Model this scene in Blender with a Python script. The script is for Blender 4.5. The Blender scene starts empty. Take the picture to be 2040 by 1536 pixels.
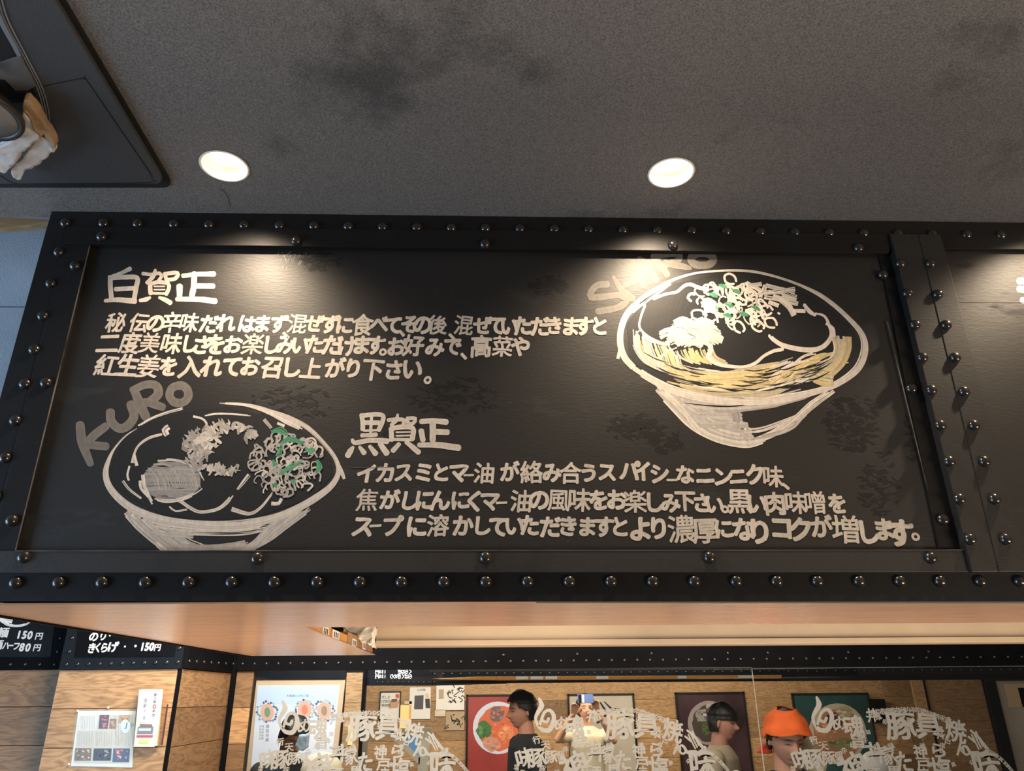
import bpy, bmesh, math, random
from mathutils import Vector, Matrix, noise
random.seed(7)
C = bpy.context.scene.collection
SC = bpy.context.scene
# ---------------------------------------------------------------- camera
F = 1476.5
W2C = Matrix(((0.99949673, -0.03032715, -0.00930306),
              (-0.00319248, -0.3879456, 0.92167674),
              (-0.03156091, -0.92118319, -0.38784718)))
C2W = W2C.transposed()
CAM = Vector((0, 0, 1.65))
cd = bpy.data.cameras.new('camera'); cam = bpy.data.objects.new('camera', cd); C.objects.link(cam)
cd.sensor_width = 36; cd.lens = 36 * F / 2040; cd.clip_start = 0.02; cd.clip_end = 60
cam.matrix_world = Matrix.Translation(CAM) @ C2W.to_4x4()
SC.camera = cam
# ---------------------------------------------------------------- colour management, world, large lights
SC.view_settings.view_transform = 'Standard'
SC.view_settings.look = 'None'
SC.view_settings.exposure = 0.0
SC.view_settings.gamma = 1.0
SC.view_settings.use_curve_mapping = False
wd = bpy.data.worlds.new('world'); SC.world = wd; wd.use_nodes = True
bg = wd.node_tree.nodes['Background']; bg.inputs[0].default_value = (1.0, 0.86, 0.72, 1); bg.inputs[1].default_value = 0.07

def area(name, loc, target, size, sizey, power, col):
    l = bpy.data.lights.new(name, 'AREA'); l.shape = 'RECTANGLE'; l.size = size; l.size_y = sizey
    l.energy = power; l.color = col
    o = bpy.data.objects.new(name, l); C.objects.link(o); o.location = loc
    o.rotation_euler = (Vector(target) - Vector(loc)).to_track_quat('-Z', 'Y').to_euler()
    return o
# daylight through the shop entrance behind and beside the camera
area('daylight_entrance', (-3.7, -0.1, 1.2), (-0.8, 1.1, 2.4), 1.8, 2.2, 115, (0.50, 0.73, 1.0))
# added warm fill, set low and aimed upward to brighten the ceiling
area('ceiling_fill', (3.4, -1.6, 0.25), (1.2, 0.6, 2.5), 1.8, 0.8, 120, (1.0, 0.80, 0.60))
# kitchen lights between sign box and the far wall; then added fills for cartons and underside
area('kitchen_light', (0.3, 3.45, 2.35), (0.3, 3.7, 1.5), 2.6, 0.5, 40, (1.0, 0.80, 0.60))
area('kitchen_side_light', (-1.0, 2.95, 2.3), (-1.7, 3.6, 1.6), 0.8, 0.3, 24, (1.0, 0.93, 0.84))
area('carton_fill', (0.45, 2.15, 2.2), (-0.75, 2.2, 1.9), 0.5, 0.3, 5, (1.0, 0.80, 0.58))  # added fill inside the box to brighten the cartons, not a fixture
area('underside_fill', (0.6, 2.0, 0.95), (0.6, 2.0, 2.0), 3.6, 0.9, 34, (1.0, 0.80, 0.62))  # added upward fill standing in for bounce onto the wooden underside
# lights of the reflected room built solid behind the glass
area('far_room_light', (0.6, 7.7, 2.45), (0.6, 8.3, 0.6), 5.0, 0.6, 120, (1.0, 0.84, 0.66))
area('far_room_front_light', (0.2, 4.9, 2.45), (0.2, 5.8, 1.3), 3.4, 0.4, 46, (1.0, 0.87, 0.72))
area('far_room_side_light', (-1.2, 5.0, 2.4), (-1.6, 6.1, 1.5), 0.8, 0.4, 30, (0.9, 0.94, 1.0))

# ---------------------------------------------------------------- helpers
def ray(px, py):
    return C2W @ Vector(((px - 1020) / F, -(py - 768) / F, -1))
def P(px, py, Y):
    d = ray(px, py); return CAM + d * ((Y - CAM.y) / d.y)
def PZ(px, py, z):
    d = ray(px, py); return CAM + d * ((z - CAM.z) / d.z)
def PX(px, py, x):
    d = ray(px, py); return CAM + d * ((x - CAM.x) / d.x)
def to_px(v):
    c = W2C @ (Vector(v) - CAM); return (1020 - c.x / c.z * F, 768 + c.y / c.z * F)

def tag(o, label=None, cat=None, group=None, kind=None):
    if label: o['label'] = label
    if cat: o['category'] = cat
    if group: o['group'] = group
    if kind: o['kind'] = kind
    return o
def link(name, me, mat=None, parent=None):
    o = bpy.data.objects.new(name, me); C.objects.link(o)
    if mat is not None:
        if not me.materials: me.materials.append(mat)
    if parent is not None:
        o.parent = parent; o.matrix_parent_inverse = pinv(parent)
    return o
def pinv(p):
    m = Matrix.Identity(4); q = p
    chain = []
    while q is not None:
        chain.append(q); q = q.parent
    for q in reversed(chain):
        m = m @ q.matrix_parent_inverse @ Matrix.LocRotScale(q.location, q.rotation_euler, q.scale) if q.parent else m @ Matrix.LocRotScale(q.location, q.rotation_euler, q.scale)
    return m.inverted()
def empty(name, loc, label=None, cat=None, group=None, kind=None):
    o = bpy.data.objects.new(name, None); C.objects.link(o); o.location = loc; o.empty_display_size = 0.05
    return tag(o, label, cat, group, kind)
def from_bm(name, bm, mat, parent=None, smooth=False):
    me = bpy.data.meshes.new(name); bm.to_mesh(me); bm.free()
    if smooth:
        for p in me.polygons: p.use_smooth = True
    return link(name, me, mat, parent)
def prism_bm(front, ext, bev=0.0):
    """polygon of 3D points extruded by vector ext"""
    bm = bmesh.new(); ext = Vector(ext)
    a = [bm.verts.new(v) for v in front]; b = [bm.verts.new(Vector(v) + ext) for v in front]
    bm.faces.new(a); bm.faces.new(list(reversed(b)))
    n = len(a)
    for i in range(n): bm.faces.new((a[i], b[i], b[(i + 1) % n], a[(i + 1) % n]))
    bmesh.ops.recalc_face_normals(bm, faces=bm.faces)
    if bev: bmesh.ops.bevel(bm, geom=list(bm.edges), offset=bev, segments=2, profile=0.6, affect='EDGES')
    return bm
def slab(name, quad, Y, thick, mat, parent=None, bev=0.0008):
    """pixel polygon on plane Y, thickness away from the camera"""
    return from_bm(name, prism_bm([P(x, y, Y) for x, y in quad], (0, thick, 0), bev), mat, parent)
def box(name, lo, hi, mat, parent=None, bev=0.001):
    x0, y0, z0 = lo; x1, y1, z1 = hi
    return from_bm(name, prism_bm([(x0, y0, z0), (x1, y0, z0), (x1, y0, z1), (x0, y0, z1)], (0, y1 - y0, 0), bev), mat, parent)

# ---------------------------------------------------------------- materials
def mat(name, col, rough=0.5, metal=0.0, spec=0.5, bump=0.0, bscale=200.0, var=0.0, vscale=8.0, emit=None, estr=0.0, coords='Object', rvar=0.0):
    m = bpy.data.materials.new(name); m.use_nodes = True; nt = m.node_tree; N = nt.nodes; L = nt.links
    b = N['Principled BSDF']
    b.inputs['Base Color'].default_value = (*col, 1); b.inputs['Roughness'].default_value = rough
    b.inputs['Metallic'].default_value = metal; b.inputs['Specular IOR Level'].default_value = spec
    if emit: b.inputs['Emission Color'].default_value = (*emit, 1); b.inputs['Emission Strength'].default_value = estr
    tc = N.new('ShaderNodeTexCoord')
    if var or rvar:
        n = N.new('ShaderNodeTexNoise'); n.inputs['Scale'].default_value = vscale; n.inputs['Detail'].default_value = 6
        L.new(tc.outputs[coords], n.inputs['Vector'])
        if var:
            mx = N.new('ShaderNodeMixRGB'); mx.blend_type = 'MULTIPLY'; mx.inputs[0].default_value = 1
            mx.inputs[1].default_value = (*col, 1)
            r = N.new('ShaderNodeMapRange'); r.inputs[1].default_value = 0.3; r.inputs[2].default_value = 0.7
            r.inputs[3].default_value = 1 - var; r.inputs[4].default_value = 1 + var
            L.new(n.outputs[0], r.inputs[0]); L.new(r.outputs[0], mx.inputs[2]); L.new(mx.outputs[0], b.inputs['Base Color'])
        if rvar:
            r2 = N.new('ShaderNodeMapRange'); r2.inputs[1].default_value = 0.3; r2.inputs[2].default_value = 0.7
            r2.inputs[3].default_value = max(0.05, rough - rvar); r2.inputs[4].default_value = min(1, rough + rvar)
            L.new(n.outputs[0], r2.inputs[0]); L.new(r2.outputs[0], b.inputs['Roughness'])
    if bump:
        n2 = N.new('ShaderNodeTexNoise'); n2.inputs['Scale'].default_value = bscale; n2.inputs['Detail'].default_value = 4
        L.new(tc.outputs[coords], n2.inputs['Vector'])
        bp = N.new('ShaderNodeBump'); bp.inputs['Strength'].default_value = bump; bp.inputs['Distance'].default_value = 0.002
        L.new(n2.outputs[0], bp.inputs['Height']); L.new(bp.outputs[0], b.inputs['Normal'])
    return m
def wood(name, c1, c2, rough=0.45, stretch=(1.2, 10, 14), knots=True, gloss=0.5):
    m = bpy.data.materials.new(name); m.use_nodes = True; nt = m.node_tree; N = nt.nodes; L = nt.links; b = N['Principled BSDF']
    tc = N.new('ShaderNodeTexCoord'); mp = N.new('ShaderNodeMapping'); mp.inputs['Scale'].default_value = stretch
    oi = N.new('ShaderNodeObjectInfo'); ad = N.new('ShaderNodeVectorMath'); ad.operation = 'ADD'
    mu = N.new('ShaderNodeVectorMath'); mu.operation = 'SCALE'; mu.inputs[0].default_value = (13, 7, 5)
    L.new(oi.outputs['Random'], mu.inputs['Scale']); L.new(tc.outputs['Object'], ad.inputs[0]); L.new(mu.outputs[0], ad.inputs[1])
    L.new(ad.outputs[0], mp.inputs[0])
    n1 = N.new('ShaderNodeTexNoise'); n1.inputs['Scale'].default_value = 1.6; n1.inputs['Detail'].default_value = 3; n1.inputs['Distortion'].default_value = 0.6
    L.new(mp.outputs[0], n1.inputs['Vector'])
    ml = N.new('ShaderNodeMath'); ml.operation = 'MULTIPLY'; ml.inputs[1].default_value = 9.0; L.new(n1.outputs[0], ml.inputs[0])
    fr = N.new('ShaderNodeMath'); fr.operation = 'PINGPONG'; fr.inputs[1].default_value = 0.5; L.new(ml.outputs[0], fr.inputs[0])
    n2 = N.new('ShaderNodeTexNoise'); n2.inputs['Scale'].default_value = 14; n2.inputs['Detail'].default_value = 5
    L.new(mp.outputs[0], n2.inputs['Vector'])
    sm = N.new('ShaderNodeMath'); sm.operation = 'ADD'; L.new(fr.outputs[0], sm.inputs[0]); L.new(n2.outputs[0], sm.inputs[1])
    cr = N.new('ShaderNodeValToRGB'); cr.color_ramp.elements[0].position = 0.35; cr.color_ramp.elements[0].color = (*c1, 1)
    cr.color_ramp.elements[1].position = 0.95; cr.color_ramp.elements[1].color = (*c2, 1)
    L.new(sm.outputs[0], cr.inputs[0])
    br = N.new('ShaderNodeMapRange'); br.inputs[3].default_value = 0.72; br.inputs[4].default_value = 1.2; L.new(oi.outputs['Random'], br.inputs[0])
    mx = N.new('ShaderNodeMixRGB'); mx.blend_type = 'MULTIPLY'; mx.inputs[0].default_value = 1
    L.new(cr.outputs[0], mx.inputs[1]); L.new(br.outputs[0], mx.inputs[2]); L.new(mx.outputs[0], b.inputs['Base Color'])
    b.inputs['Roughness'].default_value = rough; b.inputs['Specular IOR Level'].default_value = gloss
    bp = N.new('ShaderNodeBump'); bp.inputs['Strength'].default_value = 0.12; bp.inputs['Distance'].default_value = 0.001
    L.new(n2.outputs[0], bp.inputs['Height']); L.new(bp.outputs[0], b.inputs['Normal'])
    return m
def colmat(name, rough=0.6, streak=0.0, spec=0.4):
    """paint or print whose colour is stored on the mesh"""
    m = bpy.data.materials.new(name); m.use_nodes = True; nt = m.node_tree; N = nt.nodes; L = nt.links; b = N['Principled BSDF']
    a = N.new('ShaderNodeVertexColor'); a.layer_name = 'Col'
    src = a.outputs[0]
    if streak:
        tc = N.new('ShaderNodeTexCoord'); n = N.new('ShaderNodeTexNoise'); n.inputs['Scale'].default_value = 160; n.inputs['Detail'].default_value = 5
        mp = N.new('ShaderNodeMapping'); mp.inputs['Scale'].default_value = (1, 1, 0.45); mp.inputs['Rotation'].default_value = (0, 0.6, 0)
        L.new(tc.outputs['Object'], mp.inputs[0]); L.new(mp.outputs[0], n.inputs['Vector'])
        r = N.new('ShaderNodeMapRange'); r.inputs[1].default_value = 0.33; r.inputs[2].default_value = 0.67
        r.inputs[3].default_value = 1 - streak; r.inputs[4].default_value = 1 + streak * 0.5
        L.new(n.outputs[0], r.inputs[0])
        mx = N.new('ShaderNodeMixRGB'); mx.blend_type = 'MULTIPLY'; mx.inputs[0].default_value = 1
        L.new(src, mx.inputs[1]); L.new(r.outputs[0], mx.inputs[2]); src = mx.outputs[0]
        bp = N.new('ShaderNodeBump'); bp.inputs['Strength'].default_value = 0.4; bp.inputs['Distance'].default_value = 0.0006
        L.new(n.outputs[0], bp.inputs['Height']); L.new(bp.outputs[0], b.inputs['Normal'])
    L.new(src, b.inputs['Base Color']); b.inputs['Roughness'].default_value = rough; b.inputs['Specular IOR Level'].default_value = spec
    return m
def stained(name, base, dark, rough, bumpstr, bumpscale, stain_scale, stain_lo=0.55, stain_hi=0.62, rough2=None, speck=0.0, stretch=(1, 1, 1), fine=0.0, spec=0.5):
    """painted surface with irregular darker, matter blotches and light dust specks"""
    m = bpy.data.materials.new(name); m.use_nodes = True; nt = m.node_tree; N = nt.nodes; L = nt.links; b = N['Principled BSDF']
    tc = N.new('ShaderNodeTexCoord'); mp = N.new('ShaderNodeMapping'); mp.inputs['Scale'].default_value = stretch; L.new(tc.outputs['Object'], mp.inputs[0])
    n = N.new('ShaderNodeTexNoise'); n.inputs['Scale'].default_value = stain_scale; n.inputs['Detail'].default_value = 8; n.inputs['Roughness'].default_value = 0.62
    L.new(mp.outputs[0], n.inputs['Vector'])
    r = N.new('ShaderNodeMapRange'); r.inputs[1].default_value = stain_lo; r.inputs[2].default_value = stain_hi; r.inputs[3].default_value = 0; r.inputs[4].default_value = 1
    L.new(n.outputs[0], r.inputs[0])
    mx = N.new('ShaderNodeMixRGB'); mx.inputs[1].default_value = (*base, 1); mx.inputs[2].default_value = (*dark, 1); L.new(r.outputs[0], mx.inputs[0])
    src = mx.outputs[0]
    if speck:
        v = N.new('ShaderNodeTexNoise'); v.inputs['Scale'].default_value = 330; v.inputs['Detail'].default_value = 2; L.new(tc.outputs['Object'], v.inputs['Vector'])
        n3 = N.new('ShaderNodeTexNoise'); n3.inputs['Scale'].default_value = 5; L.new(tc.outputs['Object'], n3.inputs['Vector'])
        rr = N.new('ShaderNodeMapRange'); rr.inputs[1].default_value = 0.73; rr.inputs[2].default_value = 0.80; L.new(v.outputs[0], rr.inputs[0])
        r4 = N.new('ShaderNodeMapRange'); r4.inputs[1].default_value = 0.45; r4.inputs[2].default_value = 0.7; r4.inputs[4].default_value = speck; L.new(n3.outputs[0], r4.inputs[0])
        mm = N.new('ShaderNodeMath'); mm.operation = 'MULTIPLY'; L.new(rr.outputs[0], mm.inputs[0]); L.new(r4.outputs[0], mm.inputs[1])
        m2 = N.new('ShaderNodeMixRGB'); m2.inputs[2].default_value = (0.35, 0.31, 0.27, 1); L.new(mm.outputs[0], m2.inputs[0]); L.new(src, m2.inputs[1]); src = m2.outputs[0]
    if fine:
        nf = N.new('ShaderNodeTexNoise'); nf.inputs['Scale'].default_value = 420; nf.inputs['Detail'].default_value = 2; L.new(tc.outputs['Object'], nf.inputs['Vector'])
        rf = N.new('ShaderNodeMapRange'); rf.inputs[1].default_value = 0.3; rf.inputs[2].default_value = 0.7; rf.inputs[3].default_value = 1 - fine; rf.inputs[4].default_value = 1 + fine; L.new(nf.outputs[0], rf.inputs[0])
        m3 = N.new('ShaderNodeMixRGB'); m3.blend_type = 'MULTIPLY'; m3.inputs[0].default_value = 1; L.new(src, m3.inputs[1]); L.new(rf.outputs[0], m3.inputs[2]); src = m3.outputs[0]
    L.new(src, b.inputs['Base Color']); b.inputs['Specular IOR Level'].default_value = spec
    r2 = N.new('ShaderNodeMapRange'); r2.inputs[3].default_value = rough; r2.inputs[4].default_value = rough2 or rough; L.new(r.outputs[0], r2.inputs[0]); L.new(r2.outputs[0], b.inputs['Roughness'])
    n2 = N.new('ShaderNodeTexNoise'); n2.inputs['Scale'].default_value = bumpscale; n2.inputs['Detail'].default_value = 3; L.new(mp.outputs[0], n2.inputs['Vector'])
    bp = N.new('ShaderNodeBump'); bp.inputs['Strength'].default_value = bumpstr; bp.inputs['Distance'].default_value = 0.001
    L.new(n2.outputs[0], bp.inputs['Height']); L.new(bp.outputs[0], b.inputs['Normal'])
    return m
M = {}
M['panel'] = stained('panel_black', (0.011, 0.0095, 0.0085), (0.004, 0.004, 0.004), 0.5, 0.25, 90, 4.0, 0.60, 0.66, 0.8, 0.5, (1, 1, 3.2), spec=0.62)
M['frame'] = stained('frame_black', (0.009, 0.0082, 0.0078), (0.010, 0.010, 0.010), 0.48, 0.15, 160, 6, 0.55, 0.65, 0.5, 0.35, spec=0.28)
M['dusty'] = stained('frame_black_dusty', (0.026, 0.024, 0.022), (0.012, 0.011, 0.011), 0.5, 0.3, 260, 6, 0.5, 0.65, 0.6, 1.0)
M['rivet'] = mat('rivet_black', (0.02, 0.017, 0.015), 0.2, 0.0, 0.9, var=0.3, vscale=30)
M['ceiling'] = stained('ceiling_black', (0.165, 0.156, 0.148), (0.078, 0.073, 0.070), 0.6, 1.0, 240, 4.5, 0.57, 0.72, 0.75, 0.0, (1, 1, 1), 0.40)
M['cassette'] = mat('cassette_black', (0.052, 0.052, 0.054), 0.5, bump=0.5, bscale=500, var=0.15, vscale=3)
M['dark'] = mat('deep_black', (0.006, 0.006, 0.006), 0.7)
M['louvre'] = mat('vane_silver', (0.20, 0.22, 0.24), 0.35, var=0.1)
M['dust'] = mat('dusty_vane', (0.10, 0.09, 0.085), 0.8, bump=0.6, bscale=60, var=0.5, vscale=22)
M['disc'] = mat('disc_grey', (0.24, 0.25, 0.26), 0.5, bump=0.3, bscale=400, var=0.1)
M['discrim'] = mat('disc_rim_brown', (0.035, 0.024, 0.020), 0.45, var=0.1)
M['cloth'] = mat('cloth_white', (0.62, 0.57, 0.53), 0.85, bump=0.5, bscale=120, var=0.1, vscale=20)
M['clothtan'] = mat('cloth_tan', (0.42, 0.27, 0.14), 0.85, bump=0.5, bscale=120, var=0.2, vscale=20)
M['bluewall'] = mat('wall_blue_grey', (0.42, 0.46, 0.52), 0.8, bump=0.5, bscale=220, var=0.14, vscale=5)
M['trimwood'] = wood('trim_wood', (0.33, 0.19, 0.08), (0.52, 0.34, 0.17))
M['soffit'] = wood('soffit_copper_wood', (0.36, 0.19, 0.115), (0.54, 0.33, 0.22), 0.24, (1.0, 60, 40), gloss=0.7)
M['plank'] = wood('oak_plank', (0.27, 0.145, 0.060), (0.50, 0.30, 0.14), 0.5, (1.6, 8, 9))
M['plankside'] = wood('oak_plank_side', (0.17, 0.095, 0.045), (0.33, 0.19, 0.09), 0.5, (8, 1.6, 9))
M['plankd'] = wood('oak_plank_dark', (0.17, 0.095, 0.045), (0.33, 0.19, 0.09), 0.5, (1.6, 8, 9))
M['cream'] = mat('cream_metal', (0.66, 0.50, 0.33), 0.5, var=0.05)
M['card'] = mat('cardboard_orange', (0.60, 0.27, 0.07), 0.7, var=0.1, vscale=30)
M['cardb'] = mat('cardboard_brown', (0.33, 0.18, 0.08), 0.7, var=0.15, vscale=30)
M['sheet'] = mat('white_paper', (0.80, 0.78, 0.74), 0.6, var=0.03)
M['plastic'] = mat('plastic_bag_clear', (0.78, 0.72, 0.62), 0.25, spec=0.9, bump=0.5, bscale=60)
M['bandblk'] = mat('band_black', (0.005, 0.0055, 0.007), 0.55, spec=0.04, var=0.2, vscale=8)
M['bandgrey'] = mat('band_blue_black', (0.007, 0.010, 0.0135), 0.45, spec=0.12, var=0.2, vscale=8)
M['white'] = mat('lettering_white', (0.80, 0.82, 0.84), 0.6)
M['etch'] = mat('frosted_lettering', (0.40, 0.395, 0.36), 0.75, var=0.06, vscale=20)
M['paint'] = colmat('brush_paint', 0.55, 0.13)
M['print'] = colmat('printed_colour', 0.5)
M['skin'] = colmat('skin', 0.55, spec=0.3)
M['blackfab'] = mat('black_cloth', (0.012, 0.012, 0.013), 0.9, bump=0.4, bscale=60, var=0.3, vscale=10)
M['hair'] = mat('black_hair', (0.010, 0.009, 0.009), 0.5, bump=0.8, bscale=90, var=0.3, vscale=60)
M['orange'] = mat('orange_cloth', (0.80, 0.13, 0.02), 0.8, bump=0.3, bscale=60, var=0.12, vscale=14)
M['beige'] = mat('beige_cloth', (0.45, 0.37, 0.26), 0.85, bump=0.4, bscale=50, var=0.1, vscale=10)
M['creamfab'] = mat('cream_cloth', (0.68, 0.60, 0.44), 0.85, bump=0.4, bscale=50, var=0.1, vscale=10)
M['phone'] = mat('phone_blue', (0.16, 0.26, 0.62), 0.25, var=0.1)
M['phonew'] = mat('phone_white', (0.75, 0.75, 0.78), 0.25)
M['blackframe'] = mat('picture_frame_black', (0.012, 0.012, 0.012), 0.25)
M['creamframe'] = mat('picture_frame_cream', (0.66, 0.47, 0.30), 0.5, var=0.05)
M['reflector'] = mat('lamp_reflector', (0.92, 0.85, 0.74), 0.35)
M['bulb'] = mat('lamp_glow', (1, 1, 1), 0.5, emit=(1.0, 0.82, 0.58), estr=14)
def glassmat():
    m = bpy.data.materials.new('clear_glass'); m.use_nodes = True; nt = m.node_tree; N = nt.nodes; L = nt.links
    N.remove(N['Principled BSDF']); t = N.new('ShaderNodeBsdfTransparent'); t.inputs[0].default_value = (0.97, 0.985, 0.97, 1)
    g = N.new('ShaderNodeBsdfGlossy'); g.inputs['Roughness'].default_value = 0.02; f = N.new('ShaderNodeValue'); f.outputs[0].default_value = 0.035
    x = N.new('ShaderNodeMixShader'); L.new(f.outputs[0], x.inputs[0]); L.new(t.outputs[0], x.inputs[1]); L.new(g.outputs[0], x.inputs[2])
    L.new(x.outputs[0], N['Material Output'].inputs[0]); return m
M['glass'] = glassmat()
M['sleeve'] = glassmat(); [setattr(n.outputs[0], 'default_value', 0.012) for n in M['sleeve'].node_tree.nodes if n.type == 'VALUE']

# ================================================================ key planes
YF, YPL, YPN, YRP, YDV = 1.200, 1.194, 1.208, 1.204, 1.187   # flange, plates, panel, dark side plate, divider
ZC = P(1070, 431, YF).z                                       # ceiling height
ZS = P(1020, 1199, YF).z                                      # underside of the sign box
YB = 4.2                                                      # far wall with the glass

# ---------------------------------------------------------------- ceiling with three round lamp holes
lamps = []
for px, py in ((447, 331), (1337, 344)):
    lamps.append(PZ(px, py, ZC))
lamps.append(lamps[1] + (lamps[1] - lamps[0]))
R_L = 0.0385
def ceiling_mesh():
    cu = bpy.data.curves.new('c', 'CURVE'); cu.dimensions = '2D'; cu.fill_mode = 'BOTH'
    def spl(pts):
        s = cu.splines.new('POLY'); s.points.add(len(pts) - 1)
        for q, p in zip(s.points, pts): q.co = (p[0], p[1], 0, 1)
        s.use_cyclic_u = True
    spl([(-4, -4), (4, -4), (4, YF + 0.02), (XL, YF + 0.02), (XL, YF + 0.02), (-4, YF + 0.02)])
    for l in lamps:
        spl([(l.x + R_L * math.cos(a * math.pi / 24), l.y + R_L * math.sin(a * math.pi / 24)) for a in range(48)])
    o = bpy.data.objects.new('c', cu); me = bpy.data.meshes.new_from_object(o); bpy.data.objects.remove(o); return me
XL = P(103, 420, YF).x
# one broad old damp stain on the ceiling in front of the sign
nt = M['ceiling'].node_tree; sc_ = PZ(705, 70, ZC)
tcn = [n for n in nt.nodes if n.type == 'TEX_COORD'][0]; mr = [n for n in nt.nodes if n.type == 'MAP_RANGE'][0]; ns_ = mr.inputs[0].links[0].from_socket
dn = nt.nodes.new('ShaderNodeVectorMath'); dn.operation = 'DISTANCE'; dn.inputs[1].default_value = (sc_.x, sc_.y, ZC); nt.links.new(tcn.outputs['Object'], dn.inputs[0])
dr = nt.nodes.new('ShaderNodeMapRange'); dr.inputs[1].default_value = 0.02; dr.inputs[2].default_value = 0.30; dr.inputs[3].default_value = 0.13; dr.inputs[4].default_value = -0.03; nt.links.new(dn.outputs['Value'], dr.inputs[0])
ad_ = nt.nodes.new('ShaderNodeMath'); ad_.operation = 'ADD'; nt.links.new(ns_, ad_.inputs[0]); nt.links.new(dr.outputs[0], ad_.inputs[1]); nt.links.new(ad_.outputs[0], mr.inputs[0])
me = ceiling_mesh()
for v in me.vertices: v.co.z = ZC
cei = link('ceiling', me, M['ceiling']); tag(cei, kind='structure')
box('ceiling', (XL, YF + 0.0205, ZC), (4, YB + 0.3, ZC + 0.02), M['ceiling'])['kind'] = 'structure'
box('floor', (-4.5, -4.2, -0.05), (6, 9.6, 0), mat('floor_tile', (0.10, 0.09, 0.08), 0.5, var=0.2))['kind'] = 'structure'

# ---------------------------------------------------------------- recessed lamps
def downlight(l, label, aim):
    r = empty('recessed_downlight', (l.x, l.y, ZC), label, 'ceiling lamp', 'warm spotlights recessed above the sign')
    bm = bmesh.new(); rings = [(R_L + 0.0035, -0.0012), (R_L + 0.0008, -0.0025), (R_L - 0.001, 0.0), (R_L - 0.002, 0.022), (R_L - 0.0055, 0.024), (R_L - 0.0065, 0.026), (R_L - 0.009, 0.045), (R_L - 0.018, 0.062)]
    prev = None
    for rr, z in rings:
        cur = [bm.verts.new((l.x + rr * math.cos(a * math.pi / 24), l.y + rr * math.sin(a * math.pi / 24), ZC + z)) for a in range(48)]
        if prev:
            for i in range(48): bm.faces.new((prev[i], prev[(i + 1) % 48], cur[(i + 1) % 48], cur[i]))
        prev = cur
    bm.faces.new(prev)
    from_bm('reflector', bm, M['reflector'], r, True)
    bm = bmesh.new(); bmesh.ops.create_uvsphere(bm, u_segments=24, v_segments=12, radius=0.017, matrix=Matrix.Translation((l.x, l.y, ZC + 0.044)) @ Matrix.Diagonal((1.1, 1.1, 0.55, 1)))
    from_bm('bulb', bm, M['bulb'], r, True)
    sp = bpy.data.lights.new('lamp_light', 'SPOT'); sp.energy = LAMP; sp.color = (1.0, 0.79, 0.56); sp.spot_size = math.radians(136); sp.spot_blend = 1.0; sp.shadow_soft_size = 0.012
    so = bpy.data.objects.new('lamp_light', sp); C.objects.link(so); so.parent = r; so.location = (aim[0] * 0.2, aim[1] * 0.2, 0.019)
    so.rotation_euler = Vector((aim[0], aim[1], -1)).to_track_quat('-Z', 'Y').to_euler()
LAMP = 25.0
downlight(lamps[0], 'glowing recessed lamp in the black ceiling beside the corner of the square cassette', (0.06, 0.05))
downlight(lamps[1], 'glowing recessed lamp in the black ceiling above the painted grey word SHIRO', (0.0, 0.05))
downlight(lamps[2], 'glowing recessed lamp above the second sign panel', (0.0, 0.05))

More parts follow.
